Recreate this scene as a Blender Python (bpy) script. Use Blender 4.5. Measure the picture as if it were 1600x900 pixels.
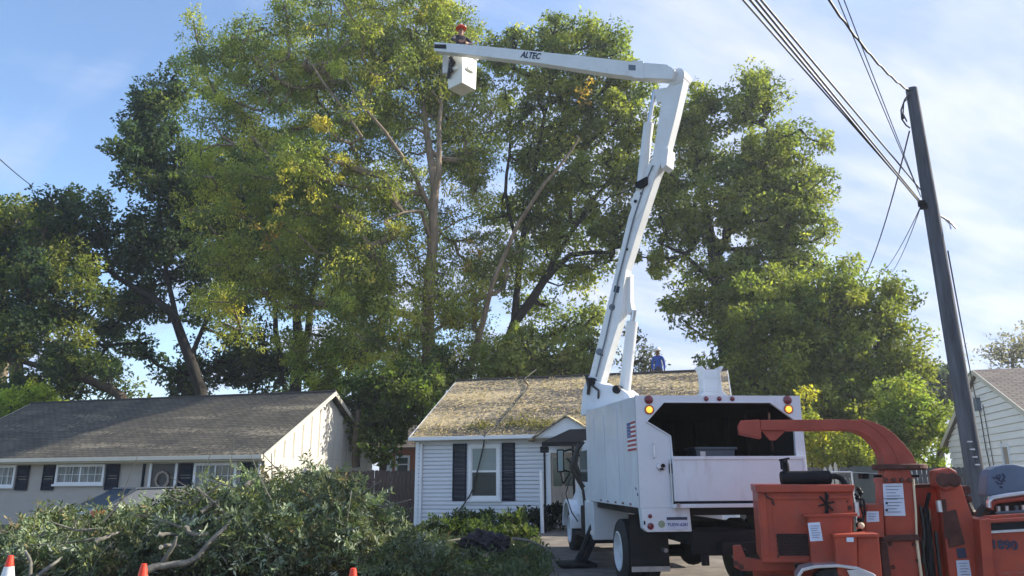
import bpy, bmesh, math, random
import numpy as np
from mathutils import Vector, Matrix
random.seed(7); RG = np.random.default_rng(11)
for o in list(bpy.data.objects): bpy.data.objects.remove(o, do_unlink=True)
S = bpy.context.scene
C = S.collection

# ------------------------------------------------------------------ camera
FPX, PITCH, ROLL, CAMH = 1150.0, .255, .006, 1.545      # focal length in pixels of a 1600 wide frame
cam = bpy.data.cameras.new('camera'); cam.lens = 36*FPX/1600; cam.sensor_width = 36; cam.clip_end = 3000; cam.clip_start = .1
camo = bpy.data.objects.new('camera', cam); C.objects.link(camo)
camo.matrix_world = Matrix.Translation((0, 0, CAMH)) @ Matrix.Rotation(math.pi/2+PITCH, 4, 'X') @ Matrix.Rotation(-ROLL, 4, 'Z')
S.camera = camo
S.render.resolution_x, S.render.resolution_y = 1024, 576

# ------------------------------------------------------------------ sun, sky, exposure
SUN_EL, SUN_AZ = math.radians(31), math.radians(73)      # azimuth clockwise from +Y (view direction)
sun_dir = Vector((math.cos(SUN_EL)*math.sin(SUN_AZ), math.cos(SUN_EL)*math.cos(SUN_AZ), math.sin(SUN_EL)))
sl = bpy.data.lights.new('sun', 'SUN'); sl.energy = 5.0; sl.angle = math.radians(.5); sl.color = (1, .91, .76)
so = bpy.data.objects.new('sun', sl); C.objects.link(so)
so.rotation_euler = sun_dir.to_track_quat('Z', 'Y').to_euler()
W = bpy.data.worlds.new('World'); S.world = W; W.use_nodes = True
nt = W.node_tree; nt.nodes.clear(); N = nt.nodes.new; Lk = nt.links.new
out = N('ShaderNodeOutputWorld'); sky = N('ShaderNodeTexSky'); sky.sky_type = 'NISHITA'; sky.sun_disc = False
sky.sun_elevation = SUN_EL; sky.sun_rotation = SUN_AZ; sky.air_density = 1.0; sky.dust_density = .6; sky.ozone_density = 3.0
bg = N('ShaderNodeBackground'); bg.inputs[1].default_value = .15; Lk(sky.outputs[0], bg.inputs[0])
bgc = N('ShaderNodeBackground'); bgc.inputs[1].default_value = .60
tc = N('ShaderNodeTexCoord'); sp = N('ShaderNodeSeparateXYZ'); Lk(tc.outputs['Generated'], sp.inputs[0])
def wm(op, a, b=None, c=None):
    n = N('ShaderNodeMath'); n.operation = op
    for i, v in enumerate((a, b, c)):
        if v is None: continue
        if isinstance(v, (int, float)): n.inputs[i].default_value = v
        else: Lk(v, n.inputs[i])
    return n.outputs[0]
zz = wm('ADD', wm('MAXIMUM', sp.outputs[2], 0), .22)
cx, cy = wm('DIVIDE', sp.outputs[0], zz), wm('DIVIDE', sp.outputs[1], zz)
cb = N('ShaderNodeCombineXYZ'); Lk(wm('ADD', wm('MULTIPLY', cx, .55), wm('MULTIPLY', cy, .5)), cb.inputs[0]); Lk(wm('ADD', wm('MULTIPLY', cx, -.9), wm('MULTIPLY', cy, 1.7)), cb.inputs[1])
nz = N('ShaderNodeTexNoise'); nz.inputs['Scale'].default_value = 1.5; nz.inputs['Detail'].default_value = 8; nz.inputs['Roughness'].default_value = .52; nz.inputs['Distortion'].default_value = .35
Lk(cb.outputs[0], nz.inputs[0])
d1 = wm('ADD', wm('MULTIPLY', nz.outputs[0], 1.9), wm('MULTIPLY', sp.outputs[0], 1.05))
d2 = wm('ADD', d1, wm('MULTIPLY', wm('SUBTRACT', 1, sp.outputs[2]), .42))
cb2 = N('ShaderNodeCombineXYZ'); Lk(wm('ADD', wm('MULTIPLY', cx, .28), wm('MULTIPLY', cy, -.22)), cb2.inputs[0]); Lk(wm('ADD', wm('MULTIPLY', cx, 1.5), wm('MULTIPLY', cy, 1.9)), cb2.inputs[1])
nz3 = N('ShaderNodeTexNoise'); nz3.inputs['Scale'].default_value = 1.1; nz3.inputs['Detail'].default_value = 5; nz3.inputs['Roughness'].default_value = .45; Lk(cb2.outputs[0], nz3.inputs[0])
st3 = N('ShaderNodeMapRange'); st3.interpolation_type = 'SMOOTHSTEP'; Lk(nz3.outputs[0], st3.inputs[0]); st3.inputs[1].default_value = .44; st3.inputs[2].default_value = .60; st3.inputs[3].default_value = 0; st3.inputs[4].default_value = .50
d2 = wm('ADD', d2, st3.outputs[0])
mr = N('ShaderNodeMapRange'); mr.interpolation_type = 'SMOOTHSTEP'; Lk(d2, mr.inputs[0])
mr.inputs[1].default_value = .78; mr.inputs[2].default_value = 1.62; mr.inputs[3].default_value = 0; mr.inputs[4].default_value = .93
nz2 = N('ShaderNodeTexNoise'); nz2.inputs['Scale'].default_value = 3.2; nz2.inputs['Detail'].default_value = 7; nz2.inputs['Roughness'].default_value = .55; Lk(cb.outputs[0], nz2.inputs[0])
cr2 = N('ShaderNodeValToRGB'); Lk(nz2.outputs[0], cr2.inputs[0]); cr2.color_ramp.elements[0].position = .38; cr2.color_ramp.elements[1].position = .64
cr2.color_ramp.elements[0].color = (.46, .58, .90, 1); cr2.color_ramp.elements[1].color = (.74, .79, .98, 1); Lk(cr2.outputs[0], bgc.inputs[0])
mx = N('ShaderNodeMixShader'); Lk(mr.outputs[0], mx.inputs[0]); Lk(bg.outputs[0], mx.inputs[1]); Lk(bgc.outputs[0], mx.inputs[2]); Lk(mx.outputs[0], out.inputs[0])
S.view_settings.view_transform = 'Standard'; S.view_settings.look = 'None'; S.view_settings.exposure = .98; S.view_settings.gamma = 1
S.render.engine = 'CYCLES'
S.cycles.max_bounces = 6; S.cycles.transparent_max_bounces = 6

# ------------------------------------------------------------------ places: a viewing ray of the photograph met with a plane of the scene
_c, _s, _cr, _sr = math.cos(PITCH), math.sin(PITCH), math.cos(ROLL), math.sin(ROLL)
def ray(x, y):
    u0, v0 = x-800, 450-y
    u = u0*_cr+v0*_sr; v = -u0*_sr+v0*_cr
    return Vector((u/FPX, _c-v/FPX*_s, _s+v/FPX*_c))
O = Vector((0, 0, CAMH))
def atY(x, y, Y): d = ray(x, y); return O+d*(Y/d.y)
def onplane(x, y, P, n): d = ray(x, y); return O+d*((Vector(P)-O).dot(n)/d.dot(n))

# ------------------------------------------------------------------ materials
M = {}
def mat(name, col, rough=.6, metal=0, var=.0, vscale=3., bump=0, bscale=20., col2=None, spec=.5, emit=None, coat=0, stretch=None, detail=5, thr=(.35, .65), dirt=None):
    m = bpy.data.materials.new(name); m.use_nodes = True; t = m.node_tree; b = t.nodes['Principled BSDF']
    b.inputs['Base Color'].default_value = (*col, 1); b.inputs['Roughness'].default_value = rough; b.inputs['Metallic'].default_value = metal
    b.inputs['Specular IOR Level'].default_value = spec
    if coat: b.inputs['Coat Weight'].default_value = coat
    if emit: b.inputs['Emission Color'].default_value = (*emit[0], 1); b.inputs['Emission Strength'].default_value = emit[1]
    tcn = t.nodes.new('ShaderNodeTexCoord'); src = tcn.outputs['Object']
    if stretch:
        mp = t.nodes.new('ShaderNodeMapping'); mp.inputs['Scale'].default_value = stretch; t.links.new(src, mp.inputs[0]); src = mp.outputs[0]
    if var or col2:
        n = t.nodes.new('ShaderNodeTexNoise'); n.inputs['Scale'].default_value = vscale; n.inputs['Detail'].default_value = detail; n.inputs['Roughness'].default_value = .6
        t.links.new(src, n.inputs[0]); r = t.nodes.new('ShaderNodeValToRGB'); t.links.new(n.outputs[0], r.inputs[0])
        c2 = col2 if col2 else tuple(c*(1-var) for c in col)
        r.color_ramp.elements[0].position = thr[0]; r.color_ramp.elements[1].position = thr[1]
        r.color_ramp.elements[0].color = (*c2, 1); r.color_ramp.elements[1].color = (*col, 1)
        t.links.new(r.outputs[0], b.inputs['Base Color'])
        rr = t.nodes.new('ShaderNodeMapRange'); rr.inputs[3].default_value = min(1, rough+.12); rr.inputs[4].default_value = max(.05, rough-.08); t.links.new(n.outputs[0], rr.inputs[0]); t.links.new(rr.outputs[0], b.inputs['Roughness'])
    if dirt:      # (colour, noise scale, threshold, stretch): stains and wear with a shape of their own
        mpd = t.nodes.new('ShaderNodeMapping'); mpd.inputs['Scale'].default_value = dirt[3]; t.links.new(tcn.outputs['Object'], mpd.inputs[0])
        nd = t.nodes.new('ShaderNodeTexNoise'); nd.inputs['Scale'].default_value = dirt[1]; nd.inputs['Detail'].default_value = 9; nd.inputs['Roughness'].default_value = .68; t.links.new(mpd.outputs[0], nd.inputs[0])
        rd = t.nodes.new('ShaderNodeMapRange'); rd.inputs[1].default_value = dirt[2]; rd.inputs[2].default_value = dirt[2]+.22; rd.inputs[4].default_value = .75; t.links.new(nd.outputs[0], rd.inputs[0])
        md = t.nodes.new('ShaderNodeMix'); md.data_type = 'RGBA'; t.links.new(rd.outputs[0], md.inputs[0]); lk0 = b.inputs['Base Color'].links
        if lk0: t.links.new(lk0[0].from_socket, md.inputs[6])
        else: md.inputs[6].default_value = (*col, 1)
        md.inputs[7].default_value = (*dirt[0], 1); t.links.new(md.outputs[2], b.inputs['Base Color'])
    if bump:
        n2 = t.nodes.new('ShaderNodeTexNoise'); n2.inputs['Scale'].default_value = bscale; n2.inputs['Detail'].default_value = 4; t.links.new(src, n2.inputs[0])
        bp = t.nodes.new('ShaderNodeBump'); bp.inputs['Strength'].default_value = bump; bp.inputs['Distance'].default_value = .02; t.links.new(n2.outputs[0], bp.inputs['Height']); t.links.new(bp.outputs[0], b.inputs['Normal'])
    M[name] = m; return m
def leafmat(name, trans=.3):
    m = bpy.data.materials.new(name); m.use_nodes = True; t = m.node_tree; b = t.nodes['Principled BSDF']
    a = t.nodes.new('ShaderNodeAttribute'); a.attribute_name = 'tint'
    t.links.new(a.outputs['Color'], b.inputs['Base Color']); b.inputs['Roughness'].default_value = .6; b.inputs['Specular IOR Level'].default_value = .25
    tr = t.nodes.new('ShaderNodeBsdfTranslucent'); g = t.nodes.new('ShaderNodeMix'); g.data_type = 'RGBA'; g.blend_type = 'MULTIPLY'; g.inputs[0].default_value = 1
    t.links.new(a.outputs['Color'], g.inputs[6]); g.inputs[7].default_value = (1.35, 1.5, .62, 1)
    t.links.new(g.outputs[2], tr.inputs[0]); ms = t.nodes.new('ShaderNodeMixShader'); ms.inputs[0].default_value = trans
    t.links.new(b.outputs[0], ms.inputs[1]); t.links.new(tr.outputs[0], ms.inputs[2]); t.links.new(ms.outputs[0], t.nodes['Material Output'].inputs[0])
    M[name] = m
leafmat('leaf', .5); leafmat('leaf_cut', .2)
mat('white_paint', (.64, .68, .74), .38, var=.12, vscale=1.3, coat=.2, bump=.10, bscale=2.2, dirt=((.34, .32, .29), 1.6, .56, (2.5, 2.5, .45)))
mat('boom_white', (.70, .72, .72), .42, var=.10, vscale=2., dirt=((.40, .37, .32), 3., .58, (1, 1, 1)))
mat('bucket_white', (.80, .79, .72), .5, var=.1, vscale=3, dirt=((.42, .40, .34), 4., .56, (1, 1, .5)))
mat('black_steel', (.008, .009, .013), .65, var=.4, spec=.25)
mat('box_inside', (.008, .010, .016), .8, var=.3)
mat('rubber', (.016, .016, .018), .8, var=.3, vscale=8, bump=.3, bscale=40)
mat('rim_white', (.62, .65, .68), .4, var=.1, vscale=6)
mat('chrome', (.55, .56, .58), .3, 1, var=.1)
mat('aluminium', (.62, .63, .66), .33, .8, var=.2, vscale=9)
mat('red_lens', (.13, .006, .02), .25, coat=.5)
mat('amber_lens', (.9, .30, .04), .3, emit=((1, .35, .04), 1.1))
mat('amber_edge', (.25, .07, .01), .3)
mat('flag_blue', (.035, .08, .26), .5); mat('flag_red', (.36, .03, .05), .5); mat('flag_white', (.72, .74, .78), .5)
mat('ink', (.02, .03, .07), .6); mat('ink_blue', (.06, .09, .25), .6)
mat('plate', (.55, .60, .72), .4, var=.1, vscale=10)
mat('seal', (.30, .36, .24), .5, var=.4, vscale=60)
mat('glass_dark', (.02, .03, .035), .08, spec=.8); mat('mirror_green', (.22, .30, .30), .25, spec=.7)
mat('orange_paint', (.40, .052, .019), .5, col2=(.27, .036, .018), vscale=4., bump=.10, bscale=9, coat=.08, dirt=((.20, .085, .055), 5.5, .55, (1, 1, .6)))
mat('orange_chute', (.36, .056, .032), .58, col2=(.28, .044, .027), vscale=5., bump=.08, bscale=12, dirt=((.27, .11, .08), 6., .54, (1, 1, .7)))
mat('rust_dark', (.09, .03, .022), .8, var=.4, vscale=9)
mat('paper', (.62, .68, .80), .6, var=.05); mat('grey_plastic', (.13, .16, .20), .5, var=.15)
mat('hood_grey', (.10, .145, .22), .6, var=.15, vscale=5)
mat('pole_wood', (.085, .095, .12), .85, col2=(.04, .045, .058), vscale=3, bump=.5, bscale=6, stretch=(4, 4, .35))
mat('cable', (.012, .012, .014), .6)
mat('bark', (.11, .085, .06), .9, col2=(.05, .04, .03), vscale=4, bump=.7, bscale=8, stretch=(2, 2, .5))
mat('bark_pale', (.30, .235, .16), .9, col2=(.13, .10, .07), vscale=2.5, bump=.6, bscale=8, stretch=(2, 2, .5))
mat('bark_dark', (.03, .026, .022), .9, col2=(.018, .016, .014), vscale=3, bump=.6, bscale=8)
mat('cut_bark', (.20, .19, .16), .9, col2=(.11, .105, .09), vscale=6, bump=.5, bscale=18)
mat('cut_wood', (.75, .62, .42), .8, var=.1, vscale=10)
mat('siding_white', (.66, .69, .74), .5, var=.06, vscale=.8, stretch=(1, 1, 3))
mat('siding_cream', (.84, .83, .78), .6, var=.12, vscale=.9, stretch=(1, 1, 3))
mat('trim_white', (.74, .76, .78), .45, var=.06); mat('trim_cream', (.60, .56, .46), .5, var=.08)
mat('brick_grey', (.42, .39, .355), .8, var=.10, vscale=1.5, bump=.3, bscale=14, stretch=(1, 1, 2.5))
mat('gable_cream', (.66, .63, .56), .7, var=.08, vscale=1.5, stretch=(3, 3, .6))
mat('shutter_navy', (.008, .016, .034), .7, var=.2, vscale=6, spec=.2)
mat('door_dark', (.028, .024, .024), .4, var=.2); mat('door_beige', (.38, .32, .26), .6, var=.25, vscale=5, stretch=(3, 3, .4))
mat('window_glass', (.07, .09, .08), .12, spec=.7, var=.3, vscale=2); mat('window_blind', (.24, .29, .28), .4, var=.15, vscale=6, stretch=(.3, .3, 8))
mat('screen_dark', (.022, .030, .028), .4, var=.2, vscale=4)
mat('curtain', (.34, .36, .35), .8, col2=(.08, .09, .09), vscale=3, stretch=(9, 9, .5))
mat('roof_edge', (.05, .04, .035), .8)
mat('fence_wood', (.085, .062, .055), .9, col2=(.05, .036, .033), vscale=3, bump=.4, bscale=6, stretch=(9, 9, .6))
mat('fence_grey', (.13, .125, .13), .9, col2=(.08, .078, .085), vscale=3, stretch=(9, 9, .6))
mat('brick_red', (.36, .11, .06), .8, var=.3, vscale=8)
mat('gate_grey', (.10, .115, .11), .7, var=.2)
mat('car_paint', (.03, .045, .07), .35, metal=.2, coat=.3); mat('car_glass', (.02, .035, .06), .45, spec=.3)
mat('tail_red', (.5, .03, .03), .3, emit=((1, .1, .08), .03))
mat('cone_orange', (.85, .055, .02), .5, var=.06); mat('cone_white', (.75, .78, .80), .5)
mat('asphalt', (.05, .05, .052), .9, var=.3, vscale=1.5, bump=.4, bscale=60); mat('kerb_stone', (.33, .32, .30), .85, var=.15, vscale=3)
mat('gravel', (.20, .175, .15), .95, col2=(.10, .088, .08), vscale=2.2, bump=.7, bscale=25)
mat('blue_shirt', (.015, .07, .36), .8, var=.25, vscale=6, bump=.3, bscale=9); mat('hat_white', (.75, .76, .76), .4)
mat('hat_orange', (.75, .09, .03), .4); mat('shirt_dark', (.045, .038, .05), .85, var=.3, vscale=7, bump=.3, bscale=9)
mat('skin_dark', (.10, .05, .035), .6); mat('skin_mid', (.28, .15, .10), .6); mat('trousers', (.03, .035, .05), .85); mat('boots', (.03, .02, .015), .7)
mat('hose_black', (.012, .012, .013), .45); mat('dark_sack', (.02, .018, .026), .7, var=.3, vscale=5, bump=.4, bscale=9)

def roof_mat(name, base, base2, litter=None, amount=.5):
    m = bpy.data.materials.new(name); m.use_nodes = True; t = m.node_tree; b = t.nodes['Principled BSDF']; b.inputs['Roughness'].default_value = .9
    b.inputs['Specular IOR Level'].default_value = .2
    tcn = t.nodes.new('ShaderNodeTexCoord'); mp = t.nodes.new('ShaderNodeMapping'); t.links.new(tcn.outputs['UV'], mp.inputs[0])
    br = t.nodes.new('ShaderNodeTexBrick'); br.inputs['Scale'].default_value = 1; br.inputs['Brick Width'].default_value = .30; br.inputs['Row Height'].default_value = .14
    br.inputs['Mortar Size'].default_value = .016; br.inputs['Color1'].default_value = (*base, 1); br.inputs['Color2'].default_value = (*base2, 1); br.inputs['Mortar'].default_value = tuple(c*.4 for c in base)+(1,)
    t.links.new(mp.outputs[0], br.inputs[0])
    n = t.nodes.new('ShaderNodeTexNoise'); n.inputs['Scale'].default_value = .9; n.inputs['Detail'].default_value = 6; t.links.new(mp.outputs[0], n.inputs[0])
    mxx = t.nodes.new('ShaderNodeMix'); mxx.data_type = 'RGBA'; mxx.blend_type = 'MULTIPLY'; mxx.inputs[0].default_value = .8; t.links.new(br.outputs[0], mxx.inputs[6])
    r = t.nodes.new('ShaderNodeValToRGB'); r.color_ramp.elements[0].position = .3; r.color_ramp.elements[1].position = .7; r.color_ramp.elements[0].color = (.55, .55, .57, 1); r.color_ramp.elements[1].color = (1.2, 1.15, 1.05, 1)
    t.links.new(n.outputs[0], r.inputs[0]); t.links.new(r.outputs[0], mxx.inputs[7]); res = mxx.outputs[2]
    if litter:
        n3 = t.nodes.new('ShaderNodeTexNoise'); n3.inputs['Scale'].default_value = 7.; n3.inputs['Detail'].default_value = 6; n3.inputs['Roughness'].default_value = .75; t.links.new(mp.outputs[0], n3.inputs[0])
        n4 = t.nodes.new('ShaderNodeTexNoise'); n4.inputs['Scale'].default_value = .55; n4.inputs['Detail'].default_value = 3; 
        mp4 = t.nodes.new('ShaderNodeMapping'); mp4.inputs['Rotation'].default_value = (0, 0, .9); mp4.inputs['Scale'].default_value = (.35, 2.2, 1); t.links.new(tcn.outputs['UV'], mp4.inputs[0]); t.links.new(mp4.outputs[0], n4.inputs[0])
        ad = t.nodes.new('ShaderNodeMath'); ad.operation = 'ADD'; t.links.new(n3.outputs[0], ad.inputs[0]); t.links.new(n4.outputs[0], ad.inputs[1])
        rm = t.nodes.new('ShaderNodeMapRange'); rm.inputs[1].default_value = 1.2-amount*.4; rm.inputs[2].default_value = 1.34-amount*.4; t.links.new(ad.outputs[0], rm.inputs[0])
        m2 = t.nodes.new('ShaderNodeMix'); m2.data_type = 'RGBA'; t.links.new(rm.outputs[0], m2.inputs[0]); t.links.new(res, m2.inputs[6]); m2.inputs[7].default_value = (*litter, 1); res = m2.outputs[2]
    t.links.new(res, b.inputs['Base Color'])
    bp = t.nodes.new('ShaderNodeBump'); bp.inputs['Strength'].default_value = 1; bp.inputs['Distance'].default_value = .03; t.links.new(br.outputs[1], bp.inputs['Height']); bp.invert = True; t.links.new(bp.outputs[0], b.inputs['Normal'])
    M[name] = m
roof_mat('roof_litter', (.24, .21, .18), (.17, .15, .135), (.62, .49, .29), .66)
roof_mat('roof_dark', (.145, .135, .115), (.10, .095, .086), (.27, .235, .17), .30)
roof_mat('roof_brown', (.27, .235, .22), (.21, .185, .175))

# ------------------------------------------------------------------ builders
def tag(o, label=None, cat=None, group=None, kind=None):
    if label: o['label'] = label
    if cat: o['category'] = cat
    if group: o['group'] = group
    if kind: o['kind'] = kind
    return o
def thing(name, label, cat, loc=(0, 0, 0), rz=0, group=None):
    o = bpy.data.objects.new(name, None); C.objects.link(o); o.location = loc; o.rotation_euler = (0, 0, rz); o.empty_display_size = .3
    bpy.context.view_layer.update()
    return tag(o, label, cat, group)
class MB:
    def __init__(s): s.v = []; s.f = []; s.m = []; s.mi = 0
    def add(s, vs, fs):
        o = len(s.v); s.v += [tuple(v) for v in vs]; s.f += [tuple(i+o for i in f) for f in fs]; s.m += [s.mi]*len(fs); return s
    def box(s, x0, x1, y0, y1, z0, z1, mx=None):
        vs = [Vector(p) for p in ((x0, y0, z0), (x1, y0, z0), (x1, y1, z0), (x0, y1, z0), (x0, y0, z1), (x1, y0, z1), (x1, y1, z1), (x0, y1, z1))]
        if mx: vs = [mx @ v for v in vs]
        return s.add(vs, [(0, 3, 2, 1), (4, 5, 6, 7), (0, 1, 5, 4), (1, 2, 6, 5), (2, 3, 7, 6), (3, 0, 4, 7)])
    def prism(s, poly, off):
        """closed polygon of 3-D points pushed along off"""
        n = len(poly); off = Vector(off); a = [Vector(p) for p in poly]; b = [p+off for p in a]
        return s.add(a+b, [tuple(range(n)), tuple(range(2*n-1, n-1, -1))]+[(i, i+n, (i+1) % n+n, (i+1) % n) for i in range(n)])
    def tube(s, pts, r, n=8, cap=True):
        pts = [Vector(p) for p in pts]; rs = r if isinstance(r, (list, tuple)) else [r]*len(pts); vs = []; fs = []
        t0 = (pts[1]-pts[0]).normalized(); u = t0.orthogonal().normalized()
        for i, p in enumerate(pts):
            t = (pts[min(i+1, len(pts)-1)]-pts[max(i-1, 0)]).normalized()
            u = (u-t*u.dot(t)); u = u.normalized() if u.length > 1e-5 else t.orthogonal().normalized(); w = t.cross(u)
            for k in range(n):
                a = 2*math.pi*k/n; vs.append(p+(u*math.cos(a)+w*math.sin(a))*rs[i])
        for i in range(len(pts)-1):
            for k in range(n): fs.append((i*n+k, i*n+(k+1) % n, (i+1)*n+(k+1) % n, (i+1)*n+k))
        if cap: fs.append(tuple(range(n-1, -1, -1))); fs.append(tuple((len(pts)-1)*n+k for k in range(n)))
        return s.add(vs, fs)
    def lathe(s, prof, P, axis=(0, 0, 1), n=20, cap0=True):
        P = Vector(P); ax = Vector(axis).normalized(); u = ax.orthogonal().normalized(); w = ax.cross(u); vs = []; fs = []
        for (r, h) in prof:
            for k in range(n): a = 2*math.pi*k/n; vs.append(P+ax*h+(u*math.cos(a)+w*math.sin(a))*r)
        for i in range(len(prof)-1):
            for k in range(n): fs.append((i*n+k, i*n+(k+1) % n, (i+1)*n+(k+1) % n, (i+1)*n+k))
        if cap0: fs.append(tuple(range(n-1, -1, -1)))
        fs.append(tuple((len(prof)-1)*n+k for k in range(n)))
        return s.add(vs, fs)
    def loft(s, secs, cap=True):
        n = len(secs[0]); vs = [p for q in secs for p in q]; fs = []
        for i in range(len(secs)-1):
            for k in range(n): fs.append((i*n+k, i*n+(k+1) % n, (i+1)*n+(k+1) % n, (i+1)*n+k))
        if cap: fs.append(tuple(range(n-1, -1, -1))); fs.append(tuple((len(secs)-1)*n+k for k in range(n)))
        return s.add(vs, fs)
    def build(s, name, mats, parent=None, world=False, bevel=0, smooth=False, uv=None, **kw):
        me = bpy.data.meshes.new(name)
        vs = s.v
        if world and parent is not None:
            top = parent
            while top.parent: top = top.parent
            inv = top.matrix_world.inverted(); vs = [tuple(inv @ Vector(v)) for v in vs]
        me.from_pydata(vs, [], s.f); 
        for mm in (mats if isinstance(mats, (list, tuple)) else [mats]): me.materials.append(M[mm])
        me.polygons.foreach_set('material_index', s.m)
        bm = bmesh.new(); bm.from_mesh(me); bmesh.ops.recalc_face_normals(bm, faces=bm.faces); 
        if uv:
            ul = bm.loops.layers.uv.new('UVMap'); uu, vv = Vector(uv[0]), Vector(uv[1])
            for f in bm.faces:
                for l in f.loops: l[ul].uv = (l.vert.co.dot(uu), l.vert.co.dot(vv))
        bm.to_mesh(me); bm.free()
        if smooth: me.polygons.foreach_set('use_smooth', [True]*len(me.polygons))
        o = bpy.data.objects.new(name, me); C.objects.link(o)
        if parent: o.parent = parent
        if bevel:
            b = o.modifiers.new('bevel', 'BEVEL'); b.width = bevel; b.segments = 2; b.limit_method = 'ANGLE'; b.angle_limit = .6
            b.harden_normals = False
        if smooth and not bevel:
            try:
                me.set_sharp_from_angle(angle=.7)
            except Exception: pass
        if kw: tag(o, **kw)
        return o
def box(name, m, parent, x0, x1, y0, y1, z0, z1, bevel=0, **kw): return MB().box(x0, x1, y0, y1, z0, z1).build(name, m, parent, bevel=bevel, **kw)
def share(o, parent, loc=None, mx=None):
    c = o.copy(); C.objects.link(c); c.parent = parent
    if loc is not None: c.location = loc
    return c
def text_on(body, size, name, m, parent, mx, depth=.004, world=False, **kw):
    cu = bpy.data.curves.new('lettering', 'FONT'); cu.body = body; cu.size = size; cu.extrude = depth; cu.align_x = 'CENTER'; cu.align_y = 'CENTER'; cu.resolution_u = 2; cu.offset = size*.03
    t = bpy.data.objects.new('lettering', cu); C.objects.link(t); bpy.context.view_layer.update()
    me = bpy.data.meshes.new_from_object(t.evaluated_get(bpy.context.evaluated_depsgraph_get())); bpy.data.objects.remove(t)
    me.transform(mx)
    if world: me.transform(parent.matrix_world.inverted())
    me.materials.clear(); me.materials.append(M[m])
    for p in me.polygons: p.material_index = 0
    o = bpy.data.objects.new(name, me); C.objects.link(o); o.parent = parent
    return tag(o, **kw) if kw else o

# leaves: every leaf a small diamond of its own
def leaves(name, P, D, Nn, L, Wd, col, parent=None, m='leaf', **kw):
    n = len(P); D = D/np.linalg.norm(D, axis=1, keepdims=True); s = np.cross(D, Nn); s /= (np.linalg.norm(s, axis=1, keepdims=True)+1e-9)
    nn = np.cross(s, D)
    L = L[:, None]; Wd = Wd[:, None]
    V = np.empty((n, 4, 3)); V[:, 0] = P; V[:, 1] = P+D*L*.45+s*Wd*.5+nn*Wd*.12; V[:, 2] = P+D*L-nn*L*.08; V[:, 3] = P+D*L*.45-s*Wd*.5+nn*Wd*.12
    me = bpy.data.meshes.new(name); me.vertices.add(n*4); me.vertices.foreach_set('co', V.reshape(-1).astype(np.float32))
    me.loops.add(n*4); me.loops.foreach_set('vertex_index', np.arange(n*4, dtype=np.int32)); me.polygons.add(n)
    me.polygons.foreach_set('loop_start', np.arange(0, n*4, 4, dtype=np.int32)); me.polygons.foreach_set('loop_total', np.full(n, 4, np.int32))
    a = me.color_attributes.new('tint', 'FLOAT_COLOR', 'POINT'); cc = np.ones((n, 4, 4), np.float32); cc[:, :, :3] = col[:, None, :]; a.data.foreach_set('color', cc.reshape(-1))
    me.materials.append(M[m]); me.update(); me.validate()
    o = bpy.data.objects.new(name, me); C.objects.link(o); o.parent = parent
    return tag(o, kind='stuff', **kw)
def unit(v): return v/(np.linalg.norm(v, axis=1, keepdims=True)+1e-9)
def palette(n, cols, w, jit=.18, rg=RG):
    cols = np.array(cols); i = rg.choice(len(cols), n, p=np.array(w)/sum(w)); return cols[i]*(1+rg.normal(0, jit, (n, 1)))
def clumps(centres, radii, per, lsize, cols, w, droop=0., flat=.7, ratio=.5, rg=RG, jit=.15):
    """leaf arrays for clumps of foliage round the given centres"""
    nC = len(centres); tint = np.clip(palette(nC, cols, w, jit, rg), .005, 1)
    idx = np.repeat(np.arange(nC), per); n = len(idx)
    d = unit(rg.normal(size=(n, 3))); rr = radii[idx]*(.35+.65*rg.random(n)**.5)
    off = d*rr[:, None]; off[:, 2] *= flat
    lump = np.sin(d[:, 0:1]*7+idx[:, None]*1.7)*np.sin(d[:, 1:2]*6+idx[:, None]*2.3)*.22+1
    P = centres[idx]+off*lump
    Nn = unit(d*.8+rg.normal(size=(n, 3))*.65+np.array([0, 0, .45])); D = unit(rg.normal(size=(n, 3))*.8+d*.5+np.array([0, 0, -droop]))
    L = lsize*(.65+.7*rg.random(n)); col = np.clip(tint[idx]*(1+rg.normal(0, .16, (n, 1))), .004, 1)
    return P, D, Nn, L, L*ratio, col
def cat(parts): return [np.concatenate([p[i] for p in parts]) for i in range(6)]

def branching(mb, skel, targets, rmin=.02, k=.02, sag=.15, rg=RG, mi_small=0):
    """tapered limbs from the trunk's nodes out to the foliage clumps"""
    nodes = [Vector(p) for p, r in skel]; par = [-1]*len(nodes); child = []
    tg = sorted(targets, key=lambda t: min((Vector(t)-q).length for q in nodes))
    arr = np.array([list(q) for q in nodes]); cnt = {}
    for t in tg:
        t = Vector(t); dv = arr-np.array(t); dist = np.sqrt((dv**2).sum(1)) + np.maximum(0, dv[:, 2])*1.2
        i = int(dist.argmin()); a = nodes[i]; L = (t-a).length
        if L < .25: continue
        m = max(2, int(L/1.1)+1); prev = i; new = []
        side = Vector(rg.normal(size=3))*L*.06
        for j in range(1, m+1):
            f = j/m; p = a.lerp(t, f)+Vector((0, 0, -sag*L*.5*math.sin(f*math.pi)))+side*math.sin(f*math.pi)
            nodes.append(p); par.append(prev); prev = len(nodes)-1; new.append(list(p))
        arr = np.vstack([arr, np.array(new)])
    cntr = [0]*len(nodes)
    for i in range(len(nodes)-1, len(skel)-1, -1):
        cntr[i] += 1
        if par[i] >= len(skel): cntr[par[i]] += cntr[i]
    for i in range(len(skel), len(nodes)):
        r = rmin+k*math.sqrt(cntr[i]); p = par[i]; rp = rmin+k*math.sqrt(cntr[p]) if p >= len(skel) else min(r*1.5, skel[p][1])
        mb.tube([nodes[p], nodes[i]], [rp, r*.92], 5, cap=False)

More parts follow.
